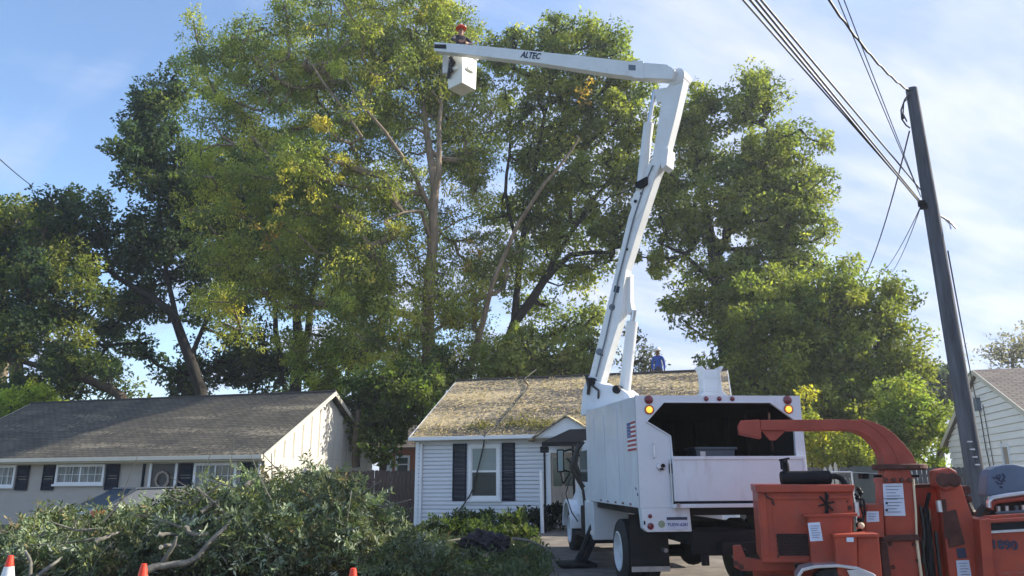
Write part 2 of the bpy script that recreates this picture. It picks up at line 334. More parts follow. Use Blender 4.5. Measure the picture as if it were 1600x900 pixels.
def tree(name, label, cat_, Y, trunks, blobs, nclump, per, lsize, cols, w, bark='bark', cr=(.7, 1.15), thick=.75, droop=.2, flat=.75, group=None, seed=1, k=.02, dY=0, ratio=.5, extra=None, gap=None, crown_label=None):
    rg = np.random.default_rng(seed)
    base = atY(*trunks[0][0][0][:2], Y); t = thing(name, label, cat_, (base.x, Y, 0), group=group)
    off = Vector((base.x, Y, 0)); tb = MB(); skel = []
    for tr, dys in trunks:
        pts = [atY(x, y, Y+dy)-off for (x, y, r), dy in zip(tr, dys)]; rs = [q[2] for q in tr]
        if tr is trunks[0][0]: pts = [Vector((pts[0].x-(pts[1].x-pts[0].x)*.2, pts[0].y, -.2))]+pts; rs = [rs[0]*1.25]+rs
        # smooth the polyline and make it wander a little
        P2 = []; R2 = []
        for i in range(len(pts)-1):
            L = (pts[i+1]-pts[i]).length; m = max(1, int(L/1.0))
            for j in range(m):
                f = j/m; p0, p1, p2, p3 = pts[max(i-1, 0)], pts[i], pts[i+1], pts[min(i+2, len(pts)-1)]
                q = .5*((2*p1)+(p2-p0)*f+(2*p0-5*p1+4*p2-p3)*f*f+(3*p1-p0-3*p2+p3)*f**3)
                P2.append(q+Vector(rg.normal(size=3))*.05*(1 if (i or j) else 0)); R2.append(rs[i]*(1-f)+rs[i+1]*f)
        P2.append(pts[-1]); R2.append(rs[-1]); tb.tube(P2, R2, 9)
        skel += list(zip(P2, R2))[2 if tr is trunks[0][0] else 0:]
    cen = []; rad = []; tot = sum(b[2]*b[3]*(b[5] if len(b) > 5 else 1) for b in blobs)
    for b in blobs:
        bx, by, rx, ry = b[:4]; dyb = b[4] if len(b) > 4 else 0; wgt = b[5] if len(b) > 5 else 1
        n = max(3, int(nclump*rx*ry*wgt/tot)); c0 = atY(bx, by, Y+dyb); sc = (atY(bx+1, by, Y+dyb)-c0).length; szz = (atY(bx, by-1, Y+dyb)-c0).length
        d = unit(rg.normal(size=(n, 3))); rr = rg.random(n)**.42*(1+.16*np.sin(d[:, 0]*5+bx)*np.sin(d[:, 2]*6+by))
        q = d*rr[:, None]*np.array([rx*sc, min(rx*sc, ry*szz*1.2)*thick, ry*szz]); q += np.array(c0)-np.array(off)
        q = q*(1+.0*q)+rg.normal(size=(n, 3))*np.array([.35, .35, .3]); cen.append(q); rad.append(rg.uniform(cr[0]*.7, cr[1]*1.05, n)*(1 if rx > 30 else .7))
    cen = np.concatenate(cen); rad = np.concatenate(rad); 
    branching(tb, skel, [tuple(c) for c in cen], rmin=.018, k=k, rg=rg)
    tb.build('trunk', bark, t, smooth=True)
    parts = [clumps(cen, rad, per, lsize, cols, w, droop, flat, ratio, rg)]
    # loose sprays leaving the clumps keep the outline ragged
    n2 = len(cen)*2; ii = rg.choice(len(cen), n2); cc = cen[ii]+unit(rg.normal(size=(n2, 3)))*rad[ii][:, None]*1.15
    parts.append(clumps(cc, np.full(n2, .28)*np.mean(cr), max(8, per//9), lsize, cols, w, droop, flat, ratio, rg))
    if extra:
        for (ex, ey, er, edy, ecol, en) in extra:
            c0 = atY(ex, ey, Y+edy)-off; c = np.array(c0)+rg.normal(size=(en*3, 3))*er*1.3
            parts.append(clumps(c, np.full(en*3, er*.6), max(10, per//14), lsize, [ecol], [1], droop, flat, ratio, rg))
    P, D, Nn, L, Wd, col = cat(parts)
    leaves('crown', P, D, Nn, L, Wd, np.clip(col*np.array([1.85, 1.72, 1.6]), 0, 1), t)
    return t

# ------------------------------------------------------------------ ground, road, drive
def ground_z(x, y):
    return .10*np.clip((y-14)/10, 0, 1)+.02*np.sin(x*.7)*np.cos(y*.5)*np.clip((y-9)/3, 0, 1)
def sheet(name, xs, ys, dz, m, fz=None, wob=0):
    mb = MB(); nx, ny = len(xs), len(ys)
    vs = [(x+(wob*math.sin(y*1.7+x) if (i in (0, nx-1)) else 0), y, (float(ground_z(x, y)) if fz is None else fz(x, y))+dz) for y in ys for i, x in enumerate(xs)]
    fs = [(j*nx+i, j*nx+i+1, (j+1)*nx+i+1, (j+1)*nx+i) for j in range(ny-1) for i in range(nx-1)]
    mb.add(vs, fs); return mb.build(name, m, kind='structure')
def grass_mat():
    m = bpy.data.materials.new('lawn'); m.use_nodes = True; t = m.node_tree; b = t.nodes['Principled BSDF']; b.inputs['Roughness'].default_value = .95
    g = t.nodes.new('ShaderNodeTexCoord'); n = t.nodes.new('ShaderNodeTexNoise'); n.inputs['Scale'].default_value = .45; n.inputs['Detail'].default_value = 9; n.inputs['Roughness'].default_value = .7; t.links.new(g.outputs['Object'], n.inputs[0])
    r = t.nodes.new('ShaderNodeValToRGB'); e = r.color_ramp.elements; e[0].position = .38; e[0].color = (.15, .12, .085, 1); e[1].position = .62; e[1].color = (.055, .075, .028, 1)
    x = e.new(.5); x.color = (.10, .10, .055, 1); t.links.new(n.outputs[0], r.inputs[0]); t.links.new(r.outputs[0], b.inputs['Base Color'])
    n2 = t.nodes.new('ShaderNodeTexNoise'); n2.inputs['Scale'].default_value = 18; n2.inputs['Detail'].default_value = 5; t.links.new(g.outputs['Object'], n2.inputs[0])
    bp = t.nodes.new('ShaderNodeBump'); bp.inputs['Strength'].default_value = .9; bp.inputs['Distance'].default_value = .06; t.links.new(n2.outputs[0], bp.inputs['Height']); t.links.new(bp.outputs[0], b.inputs['Normal'])
    M['lawn'] = m
grass_mat()
gx = [-1500, -200, -60]+list(np.arange(-40, 41, 2.))+[60, 200, 1500]; gy = [-300, -60, -20, 6.2]+list(np.arange(7, 46, 2.))+[60, 120, 400, 2500]
sheet('ground', gx, gy, 0, 'lawn')
sheet('road', [-300, -30, 0, 30, 300], [-3., 0, 3, 6.], -.10+.104, 'asphalt', fz=lambda x, y: 0)
mb = MB(); mb.box(-300, 300, 6.0, 6.15, -.05, .12); mb.build('kerb', 'kerb_stone', kind='structure')
sheet('driveway', [.6, 1.6, 2.6, 3.6, 4.6, 5.4], list(np.arange(6.2, 23, 1.2)), .014, 'gravel', wob=.12)
sheet('footpath', [-12.6, -11.4, -10.2, -9.2], list(np.arange(6.2, 24, 1.2)), .012, 'gravel', wob=.1)

# grass blades and trampled ground cover near the drive
n = 26000; gxx = RG.uniform(-13, 8, n); gyy = RG.uniform(11.5, 24, n); keep = ~((gxx > .7) & (gxx < 5.3)); gxx, gyy = gxx[keep], gyy[keep]; n = len(gxx)
P = np.stack([gxx, gyy, ground_z(gxx, gyy)], 1); D = unit(RG.normal(size=(n, 3))*.45+np.array([0, 0, 1.])); 
leaves('grass', P, D, unit(RG.normal(size=(n, 3))), RG.uniform(.05, .13, n), RG.uniform(.012, .03, n), np.clip(palette(n, [(.07, .10, .03), (.12, .13, .05), (.16, .13, .08)], [5, 3, 2]), .01, 1), label='thin trampled grass around the drive and brush pile')

# ------------------------------------------------------------------ houses
TH = -.262
def vplane(P0, side=False):
    ax = Vector((math.cos(TH), math.sin(TH), 0)); n_ = Vector((-math.sin(TH), math.cos(TH), 0))
    return (n_, ax) if side else (ax, n_)
def gable_roof(name, m, parent, x0, x1, y0, ye0, yr, ye1, zs, zr, th=.09, ov=.3):
    """two slopes as solid slabs; ridge runs along x"""
    for k, (ya, za) in enumerate(((ye0, zs), (ye1, zs))):
        a = Vector((x0, ya, za)); b = Vector((x1, ya, za)); c = Vector((x1, yr, zr)); d = Vector((x0, yr, zr))
        sl_ = (d-a).normalized(); nrm = (b-a).cross(d-a).normalized(); nrm = nrm if nrm.z > 0 else -nrm
        mb = MB().prism([a, b, c, d], -nrm*th); mb.build(name, m, parent, uv=((1, 0, 0), sl_))
def window(parent, x0, x1, z0, z1, y, kind='double', trim='trim_white', glass=('window_blind', 'screen_dark')):
    fw = .09; f = MB()
    f.box(x0, x0+fw, y-.06, y+.02, z0, z1).box(x1-fw, x1, y-.06, y+.02, z0, z1).box(x0+fw, x1-fw, y-.06, y+.02, z1-fw, z1).box(x0+fw, x1-fw, y-.06, y+.02, z0, z0+fw)
    w = f.build('window', trim, parent)
    box('sill', trim, w, x0-.05, x1+.05, y-.11, y-.0605, z0-.05, z0+.02)
    ix0, ix1, iz0, iz1 = x0+fw, x1-fw, z0+fw, z1-fw
    if kind == 'double':
        zm = (iz0+iz1)/2+.02
        s = MB().box(ix0, ix1, y-.035, y+.01, zm-.03, zm+.03)
        for (a, b, c, d) in ((ix0, ix1, iz1-.04, iz1), (ix0, ix1, iz0, iz0+.04), (ix0, ix0+.04, iz0+.04, iz1-.04), (ix1-.04, ix1, iz0+.04, iz1-.04)): s.box(a, b, y-.034, y+.008, c, d)
        s.build('sash', trim, w)
        box('pane', glass[0], w, ix0+.04, ix1-.04, y-.012, y+.004, zm+.03, iz1-.04); box('pane', glass[1], w, ix0+.04, ix1-.04, y-.022, y+.003, iz0+.04, zm-.03)
    else:
        xm = (ix0+ix1)/2; nb = 3
        s = MB().box(xm-.03, xm+.03, y-.035, y+.01, iz0, iz1)
        for h in (0, 1):
            a, b = (ix0, xm-.03) if h == 0 else (xm+.03, ix1)
            for q in range(1, nb): xx = a+(b-a)*q/nb; s.box(xx-.008, xx+.008, y-.030, y+.008, iz0, iz1)
            zc = (iz0+iz1)/2; s.box(a, b, y-.029, y+.007, zc-.008, zc+.008)
            box('pane', glass[h], w, a, b, y-.012, y+.004, iz0, iz1)
        s.build('sash', trim, w)
    return w
def shutter(parent, x0, x1, z0, z1, y):
    f = MB().box(x0, x0+.05, y-.05, y-.004, z0, z1).box(x1-.05, x1, y-.05, y-.004, z0, z1).box(x0+.05, x1-.05, y-.05, y-.004, z0, z0+.06).box(x0+.05, x1-.05, y-.05, y-.004, z1-.06, z1)
    zc = (z0+z1)/2; f.box(x0+.05, x1-.05, y-.049, y-.004, zc-.03, zc+.03); o = f.build('shutter', 'shutter_navy', parent)
    sl2 = MB(); z = z0+.06
    while z < z1-.09:
        if abs(z+.02-zc) > .05: sl2.add([(x0+.05, y-.045, z), (x1-.05, y-.045, z), (x1-.05, y-.030, z+.035), (x0+.05, y-.030, z+.035)], [(0, 1, 2, 3)])
        z += .04
    sl2.build('louvre', 'shutter_navy', o, kind='stuff')
    return o
def laps(mb, x0, x1, z0, z1, y, h, holes=()):
    """lapped siding rows in the plane y, skipping the openings"""
    z = z0
    while z < z1-.02:
        zt = min(z+h, z1); spans = [(x0, x1)]
        for (a, b, c, d) in holes:
            if zt > c+.01 and z < d-.01:
                ns = []
                for (s0, s1) in spans:
                    if b <= s0 or a >= s1: ns.append((s0, s1)); continue
                    if a > s0: ns.append((s0, a))
                    if b < s1: ns.append((b, s1))
                spans = ns
        for (s0, s1) in spans:
            mb.add([(s0, y-.036, z), (s1, y-.036, z), (s1, y-.030, zt-.026), (s0, y-.030, zt-.026), (s0, y, z), (s1, y, z), (s1, y-.001, zt-.022), (s0, y-.001, zt-.022)], [(0, 1, 2, 3), (0, 4, 5, 1), (3, 2, 6, 7)])
        z += h

# --- the white house
h2 = thing('white_house', 'small white sided house with debris strewn tan shingle roof and navy shutters', 'house', (-3.2, 24.97, 0), TH)
L2, D2, ZE, ZR = 10.1, 8.4, 2.80, 5.33
wl = MB().box(.02, L2-.02, .02, D2-.02, .22, ZE)
wl.add([(.02, .02, ZE), (.02, D2-.02, ZE), (.02, D2/2, ZR-.12)], [(0, 1, 2)]); wl.add([(L2-.02, .02, ZE), (L2-.02, D2-.02, ZE), (L2-.02, D2/2, ZR-.12)], [(0, 1, 2)]); wl.build('wall', 'siding_white', h2)
box('foundation', 'brick_grey', h2, 0.0, L2, 0.0, D2, -.2, .22)
sd = MB(); laps(sd, .1, L2-.1, .16, 2.70, .0, .125, holes=((1.83, 2.89, .93, 2.66), (4.45, 5.42, .1, 2.45))); sd.build('siding', 'siding_white', h2, kind='stuff')
box('corner_board', 'trim_white', h2, -.02, .1, -.03, .1, .14, 2.78, .004); box('corner_board', 'trim_white', h2, L2-.1, L2+.02, -.03, .1, .14, 2.78, .004)
box('downpipe', 'trim_white', h2, .17, .25, -.11, -.035, .1, 2.72, .01)
gable_roof('roof', 'roof_litter', h2, -.10, L2+.08, 0, -.34, D2/2, D2+.34, 2.93, ZR)
rc = MB(); rc.tube([(-.12, D2/2, ZR+.005), (L2+.1, D2/2, ZR+.005)], .06, 6); rc.build('ridge_cap', 'roof_edge', h2)
box('gutter', 'trim_white', h2, -.12, L2+.1, -.47, -.345, 2.80, 2.915, .012); box('soffit', 'trim_white', h2, -.06, L2+.06, -.345, .018, 2.795, 2.83)
for x in (-.13, L2+.085):
    MB().prism([(x, -.36, 2.80), (x, -.36, 2.93), (x, D2/2, ZR-.0), (x, D2+.36, 2.93), (x, D2+.36, 2.80), (x, D2/2, ZR-.14)], (.026, 0, 0)).build('rake_board', 'trim_white', h2)
window(h2, 1.83, 2.89, .93, 2.66, .0)
shutter(h2, 1.29, 1.77, .90, 2.70, -.005); shutter(h2, 2.95, 3.39, .90, 2.70, -.005)
dr = box('door', 'door_beige', h2, 4.55, 5.32, -.03, .0, .24, 2.36, .01)
MB().box(4.45, 4.55, -.06, .01, .2, 2.45).box(5.32, 5.42, -.06, .01, .2, 2.45).box(4.55, 5.32, -.06, .01, 2.36, 2.45).build('door_frame', 'trim_white', dr)
for q in range(4): box('door_panel', 'window_glass' if q < 2 else 'door_beige', dr, 4.62+.34*(q % 2), 4.9+.34*(q % 2), -.045, -.031, (1.35 if q < 2 else .4), (2.2 if q < 2 else 1.15), .006)
MB().lathe([(.03, 0), (.035, .03), (.02, .06)], (5.25, -.03, 1.2), (0, -1, 0), 10).build('handle', 'chrome', dr)
# porch: dark hipped canopy on thin black posts with a small white gable over it
px0, px1 = 4.72, 8.3
MB().add([(px0, -2.0, 2.60), (px1, -2.0, 2.60), (px1, -.02, 2.60), (px0, -.02, 2.60), (px0+.75, -1.55, 2.98), (px1-.75, -1.55, 2.98), (px1-.75, -.03, 2.98), (px0+.75, -.03, 2.98), ], [(0, 3, 2, 1), (0, 1, 5, 4), (1, 2, 6, 5), (0, 4, 7, 3), (4, 5, 6, 7), (2, 3, 7, 6)]).build('porch_roof', 'black_steel', h2)
box('porch_beam', 'black_steel', h2, px0, px1, -2.02, -1.9, 2.48, 2.598)
for xx, zb in ((4.78, -.1), (5.62, -.1), (6.5, -.1), (8.2, -.1)): MB().tube([(xx, -1.95, zb), (xx, -1.95, 2.48)], .032, 8).build('porch_post', 'black_steel', h2)
box('porch_lamp', 'black_steel', h2, 4.68, 4.90, -2.10, -1.88, 2.30, 2.475, .02)
gy_ = -.5; pk = (5.16, gy_, 3.42)
MB().prism([(4.15, gy_, 2.84), (6.2, gy_, 2.84), pk], (0, .42, 0)).build('porch_gable', 'trim_white', h2)
for sx in (-1, 1):
    e = Vector((5.16+sx*1.20, gy_-.12, 2.75)); p = Vector((5.16, gy_-.12, 3.50)); e2, p2 = e+Vector((0, 2.4, 0)), p+Vector((0, 2.4, 0))
    MB().prism([e, p, p2, e2], (0, 0, -.05)).build('porch_gable_roof', 'roof_litter', h2, uv=((0, 1, 0), (p-e).normalized()))
# roof debris: heaps of dead leaves and twigs caught on the shingles
n = 9000; a = RG.uniform(0, L2, n); s_ = RG.random(n)**1.35; hp = .5+.5*np.sin(a*1.7+s_*5)*np.cos(a*.8-s_*7); k_ = (RG.random(n) < .25+.75*hp) & (a < 9.9); a, s_ = a[k_], s_[k_]; n = len(a)
P = np.stack([a, -.33+s_*4.3, 2.945+s_*(ZR-2.93)*.955+RG.random(n)*.05], 1); D = unit(RG.normal(size=(n, 3))*np.array([1, 1, .5]))
leaves('leaf_litter', P, D, unit(RG.normal(size=(n, 3))*.6+np.array([0, -.4, 1])), RG.uniform(.05, .13, n), RG.uniform(.02, .05, n), np.clip(palette(n, [(.62, .50, .30), (.48, .37, .22), (.26, .20, .13), (.26, .26, .09)], [5, 4, 2, 1.2]), .01, 1), h2, m='leaf_cut', label='tan dead leaves and twigs scattered over the shingles')
n = 1500; cc_ = np.array([(2.2, .12), (3.3, .16), (4.4, .10), (5.9, .35), (6.3, .25), (7.0, .12), (3.9, .12)]); ii = RG.choice(7, n); a = cc_[ii, 0]+RG.normal(0, .25, n); s_ = np.clip(cc_[ii, 1]+RG.normal(0, .035, n), .01, .95)
P = np.stack([a, -.33+s_*4.3, 2.95+s_*(ZR-2.93)*.955+RG.random(n)*.14], 1)
leaves('leaf_litter', P, unit(RG.normal(size=(n, 3))), unit(RG.normal(size=(n, 3))), RG.uniform(.06, .14, n), RG.uniform(.025, .06, n), np.clip(palette(n, [(.25, .24, .07), (.36, .30, .12), (.14, .15, .05)], [4, 3, 3]), .01, 1), h2, m='leaf_cut', label='green and yellow leafy twigs heaped near the gutter')
# rope over the roof and down the window
i2 = h2.matrix_world
pr, nr = i2 @ Vector((0, -.34, 2.93)), (i2.to_3x3() @ Vector((0, -(ZR-2.93), 4.54))).normalized()
pw, nw = i2 @ Vector((0, -.10, 0)), i2.to_3x3() @ Vector((0, 1, 0))
rp = [onplane(x, y, pr+nr*.05, nr) for x, y in ((838, 577), (818, 593), (825, 601), (822, 611), (808, 628), (796, 642), (785, 655), (779, 663), (765, 673), (757, 681))]
rp2 = [onplane(x, y, pw, nw) for x, y in ((756, 694), (752, 712), (747, 732), (742, 748), (739, 764), (733, 776), (724, 789), (715, 800), (700, 815))]
tag(MB().tube(rp+rp2, .022, 6).build('rope', 'cable', smooth=True), 'dark rope draped over the tan roof and down past the window', 'rope')
# white pipe post by the porch
b0, b1 = atY(848, 848, 21.8), atY(845, 738, 21.8)
tag(MB().tube([b0-Vector((0, 0, .1)), b1], [.055, .045], 8).lathe([(.05, 0), (.03, .04)], b1, (0, 0, 1), 8).build('marker_post', 'trim_white', smooth=True), 'thin white post standing left of the black porch post', 'post')

# --- the grey ranch house on the left
h1 = thing('ranch_house', 'long low grey brick house with dark shingle roof and cream gable', 'house', (-8.2, 24.93, 0), TH)
LA = -14.2; ZE1, ZR1, Dp = 2.36, 4.87, 8.1
wl = MB().box(LA, -.02, .02, Dp, -.2, ZE1); wl.build('wall', 'brick_grey', h1)
for x in (-.02, LA+.02):
    MB().prism([(x, 0.02, ZE1-.02), (x, Dp, ZE1-.02), (x, Dp/2, ZR1-.1)], (-.05 if x > -1 else .05, 0, 0)).build('gable', 'gable_cream', h1)
mb = MB(); mb.box(-.019, .01, .0, Dp, 1.0, 2.34)
for q in range(1, 14):
    yy = Dp*q/14; zt = 2.36+(ZR1-2.5)*(1-abs(yy-Dp/2)/(Dp/2)); mb.box(.0, .024, yy-.01, yy+.01, 1.0, zt)
mb.build('batten', 'gable_cream', h1, kind='stuff')
gable_roof('roof', 'roof_dark', h1, LA-.35, .28, 0, -.45, Dp/2, Dp+.45, 2.40, ZR1+.05)
for x in (.255, LA-.36):
    MB().prism([(x, -.47, 2.24), (x, -.47, 2.405), (x, Dp/2, ZR1+.055), (x, Dp+.47, 2.405), (x, Dp+.47, 2.24), (x, Dp/2, ZR1-.11)], (.032, 0, 0)).build('rake_board', 'trim_cream', h1)
MB().tube([(LA-.35, Dp/2, ZR1+.05), (.28, Dp/2, ZR1+.05)], .06, 6).build('ridge_cap', 'roof_edge', h1)
box('gutter', 'trim_cream', h1, LA-.35, .25, -.58, -.452, 2.25, 2.385, .012); box('soffit', 'trim_cream', h1, LA-.3, .2, -.45, .018, 2.20, 2.24)
box('frieze_board', 'trim_cream', h1, LA, -.0, -.03, .018, 2.16, 2.198)
window(h1, -11.95, -10.22, 1.40, 2.17, 0, 'slide', 'trim_white', ('curtain', 'curtain'))
window(h1, -8.40, -6.30, 1.47, 2.17, 0, 'slide', 'trim_white', ('curtain', 'curtain'))
window(h1, -2.66, -1.0, 1.30, 2.16, 0, 'slide', 'trim_white', ('curtain', 'window_glass'))
for a_, b_ in ((-10.15, -9.62), (-8.98, -8.45), (-6.24, -5.70), (-3.26, -2.72), (-.84, -.32)): shutter(h1, a_, b_, 1.28, 2.16, 0)
dr = box('door', 'door_dark', h1, -4.34, -3.40, -.03, .0, .0, 2.13, .01)
MB().box(-4.44, -4.34, -.06, .01, 0, 2.16).box(-3.40, -3.30, -.06, .01, 0, 2.16).build('door_frame', 'trim_white', dr)
wr = MB()
for q in range(22):
    a_ = q/22*6.283; wr.lathe([(.0, 0), (.055, .02), (.0, .05)], (-3.87+.25*math.cos(a_), -.05, 1.62+.25*math.sin(a_)), (random.uniform(-.4, .4), -1, random.uniform(-.4, .4)), 6)
tag(wr.build('wreath', 'door_beige'), 'pale dried flower wreath hanging on the dark front door', 'wreath')
bpy.data.objects['wreath'].matrix_world = h1.matrix_world.copy()
box('corner_board', 'shutter_navy', h1, -4.72, -4.66, -.05, .018, 0, 2.16)
box('downpipe', 'trim_white', h1, -.16, -.08, -.10, -.02, 0, 2.2, .01)

# --- cream house at the right edge, its gable end in lapped boards
P0 = atY(1482, 690, 27); nrm = Vector((-math.sin(TH), math.cos(TH), 0)); f0 = Vector((P0.x, P0.y, 0))-nrm*8.5
h3 = thing('cream_house', 'cream sided house with brown shingle roof behind the utility pole', 'house', (f0.x, f0.y, 0), TH)
D3, Z3, R3, L3 = 8.5, 2.72, 4.72, 12
MB().box(.03, L3, .02, D3-.02, -.2, Z3).add([(.03, .02, Z3), (.03, D3-.02, Z3), (.03, D3/2, R3-.06), (L3, .02, Z3), (L3, D3-.02, Z3), (L3, D3/2, R3-.06)], [(0, 1, 2), (3, 4, 5)]).build('wall', 'siding_cream', h3)
z = -.1; bh = .205; wn = (2.75, 3.38, 1.35, 2.47)      # window opening in y, z
while z < R3-.12:
    zt = min(z+bh, R3-.05)
    def lim(zq): return (0., D3) if zq <= Z3 else ((zq-Z3)/(R3-Z3)*D3/2, D3-(zq-Z3)/(R3-Z3)*D3/2)
    (a0, a1), (b0_, b1_) = lim(z), lim(zt); segs = [(a0, a1, b0_, b1_)]
    if z < wn[3] and zt > wn[2]: segs = [(a0, wn[0], b0_, wn[0]), (wn[1], a1, wn[1], b1_)]
    for (y0, y1, y2, y3) in segs:
        MB().add([(-.040, y0, z+.022), (-.040, y1, z+.022), (-.012, y3, zt), (-.012, y2, zt), (.028, y0, z+.022), (.028, y1, z+.022), (.028, y3, zt), (.028, y2, zt)], [(0, 1, 2, 3), (0, 4, 5, 1), (4, 7, 6, 5), (3, 2, 6, 7), (0, 3, 7, 4), (1, 5, 6, 2)]).build('siding_board', 'siding_cream', h3)
    z += bh
gable_roof('roof', 'roof_brown', h3, -.16, L3+.2, 0, -.35, D3/2, D3+.35, Z3-.03, R3+.07)
MB().prism([(-.19, -.37, Z3-.18), (-.19, -.37, Z3-.02), (-.19, D3/2, R3+.075), (-.19, D3+.37, Z3-.02), (-.19, D3+.37, Z3-.18), (-.19, D3/2, R3-.08)], (.03, 0, 0)).build('rake_board', 'trim_cream', h3)
wf = MB()
y0, y1, z0, z1 = wn
wf.box(-.05, .0, y0, y0+.09, z0, z1).box(-.05, .0, y1-.09, y1, z0, z1).box(-.05, .0, y0+.09, y1-.09, z1-.09, z1).box(-.05, .0, y0+.09, y1-.09, z0, z0+.09); w3 = wf.build('window', 'trim_white', h3)
MB().box(-.012, .02, y0+.09, y1-.09, z0+.09, z1-.09).build('pane', 'door_beige', w3)
MB().tube([(-.05, 4.6, 3.9), (-.06, 4.55, 2.4), (-.05, 4.3, .4)], .014, 6).build('service_cable', 'cable', h3); MB().tube([(-.06, 4.2, 3.7), (-.06, 4.05, .4)], .012, 6).build('service_cable', 'cable', h3)
MB().box(-.14, -.03, 4.45, 4.75, 3.55, 3.95).build('service_box', 'grey_plastic', h3)

# --- brick house seen in the gap between the two houses
hb = thing('brick_house', 'far orange brick house glimpsed between trees above the brown fence', 'house', (-7.5, 44, 0), TH)
p_ = atY(628, 712, 44)-hb.location
box('wall', 'brick_red', hb, p_.x-1.3, p_.x+5.5, 0, 7, -.2, 3.4); box('trim', 'trim_white', hb, p_.x-1.3, p_.x-.5, -.06, -.004, .0, 3.3)
gable_roof('roof', 'roof_brown', hb, p_.x-1.6, p_.x+6, 0, -.4, 3.5, 7.4, 3.4, 5.2); window(hb, p_.x-.3, p_.x+.6, 1.9, 2.95, -.01, 'double', 'trim_white', ('window_glass', 'window_glass'))

# ------------------------------------------------------------------ fences
def picket_fence(name, label, A, B, h, m, w=.14, gap=.012, z0=.0):
    A, B = Vector(A), Vector(B); d = B-A; L = d.length; rz = math.atan2(d.y, d.x); t = thing(name, label, 'fence', A, rz); n = int(L/(w+gap)); protos = []
    for k in range(4):
        hh = h+random.uniform(-.035, .035); mb = MB().prism([(0, 0, z0), (w, 0, z0), (w, 0, hh-.03), (w-.03, 0, hh), (.03, 0, hh), (0, 0, hh-.03)], (0, .02, 0)); o = mb.build('picket', m, t); protos.append(o)
        o.location = (k*(w+gap), random.uniform(-.006, .006), 0)
    for k in range(4, n): share(random.choice(protos), t, (k*(w+gap), random.uniform(-.008, .008), random.uniform(-.015, .015)))
    for zz_ in (.35, h-.35): box('rail', m, t, 0, L, .03, .07, zz_, zz_+.09)
    k = 0
    while k*2.4 <= L: box('fence_post', m, t, k*2.4, k*2.4+.09, .072, .16, z0, h-.05); k += 1
    return t
picket_fence('board_fence', 'weathered brown board fence between the grey and white houses', (-7.4, 27.5, .1), (-3.0, 26.35, .1), 1.78, 'fence_wood')
picket_fence('board_fence', 'long grey board fence behind the chipper and yellow bush', (7.2, 26.9, .05), (16.2, 25.0, .05), 1.85, 'fence_grey')
# gate with a pale pipe frame
g = thing('yard_gate', 'grey yard gate with pale pipe frame left of the chipper column', 'gate', (atY(1338, 800, 16).x, 16, 0))
wG = 1.05
box('gate_panel', 'gate_grey', g, .04, wG-.3, -.01, .01, .25, 1.78); MB().tube([(0, 0, 0), (0, 0, 1.66), (wG, 0, 1.60), (wG, 0, 0)], .022, 8).build('gate_frame', 'aluminium', g)
MB().tube([(-1.2, 0, 1.66), (0, 0, 1.66)], .018, 8).build('top_rail', 'aluminium', g); MB().tube([(-1.2, 0, 0), (-1.2, 0, 1.7)], .025, 8).build('gate_post', 'aluminium', g)
for k, xx in enumerate((1293, 1302, 1310)):
    b_ = atY(xx, 765, 17.5); tag(MB().prism([(b_.x-.035, 17.5, -.1), (b_.x+.035, 17.5, -.1), (b_.x+.035, 17.5, 1.72+.05*k), (b_.x, 17.5, 1.80+.05*k), (b_.x-.035, 17.5, 1.72+.05*k)], (0, .03, 0)).build('white_stake', 'trim_cream'), ['pale stake behind the muffler, leftmost of the three', 'pale stake behind the muffler, middle one of the three', 'pale stake behind the muffler, nearest the yard gate'][k], 'stake')

# ------------------------------------------------------------------ utility pole and wires
pt, pb = atY(1424, 139, 14), atY(1532, 790, 14)
up = thing('utility_pole', 'tall dark wooden utility pole rising behind the red chipper', 'pole', (pb.x, 14, 0))
off = Vector((pb.x, 14, 0)); tp = Vector((pt.x, 14, pt.z))-off
MB().tube([(0, 0, -.2), tp*.35+Vector((0, 0, 0)), tp*.7, tp], [.165, .152, .138, .112], 18).build('shaft', 'pole_wood', up, smooth=True)
def onpole(f): return off+Vector((tp.x*f, 0, tp.z*f))
mb = MB()
for q, (x, y) in enumerate(((1440, 318), (1443, 322))): p = atY(x, y, 13.84); mb.box(p.x-.05, p.x+.06, p.y-.04, p.y+.05, p.z-.06, p.z+.06)
mb.build('cable_clamp', 'black_steel', up, world=True)
p = atY(1470, 338, 14); MB().tube([p, atY(1484, 346, 14), atY(1494, 357, 14)], .02, 6).tube([atY(1476, 342, 14), atY(1484, 350, 14), atY(1486, 358, 14)], .014, 6).build('bracket', 'chrome', up, world=True)
for k in range(4): p = atY(1515+4*k, 690+12*k, 13.80); MB().box(p.x-.035, p.x+.045, p.y-.012, p.y+.02, p.z-.012, p.z+.012).build('pole_tag', 'aluminium', up, world=True)
MB().tube([atY(x, y, 13.82) for x, y in ((1424, 142), (1414, 155), (1408, 172), (1409, 186), (1416, 196), (1422, 200))], .016, 6).tube([atY(x, y, 13.85) for x, y in ((1423, 150), (1412, 160), (1411, 178), (1417, 190))], .014, 6).lathe([(.02, 0), (.035, .03), (.035, .09), (.02, .12)], atY(1411, 186, 13.83), (0, 0, 1), 8).build('jumper_wire', 'cable', up, world=True)
def wire(name, label, a, b, r=.014, sag=.25, n=14, cat_='cable', group=None, wob=0):
    pts = []; 
    for i in range(n+1):
        f = i/n; q = a.lerp(b, f)-Vector((0, 0, sag*4*f*(1-f)))
        if wob: q += Vector((0, 0, wob*math.sin(i*2.1)))
        pts.append(q)
    return tag(MB().tube(pts, r, 6).build(name, 'cable', smooth=True), label, cat_, group)
att = atY(1439, 303, 14)
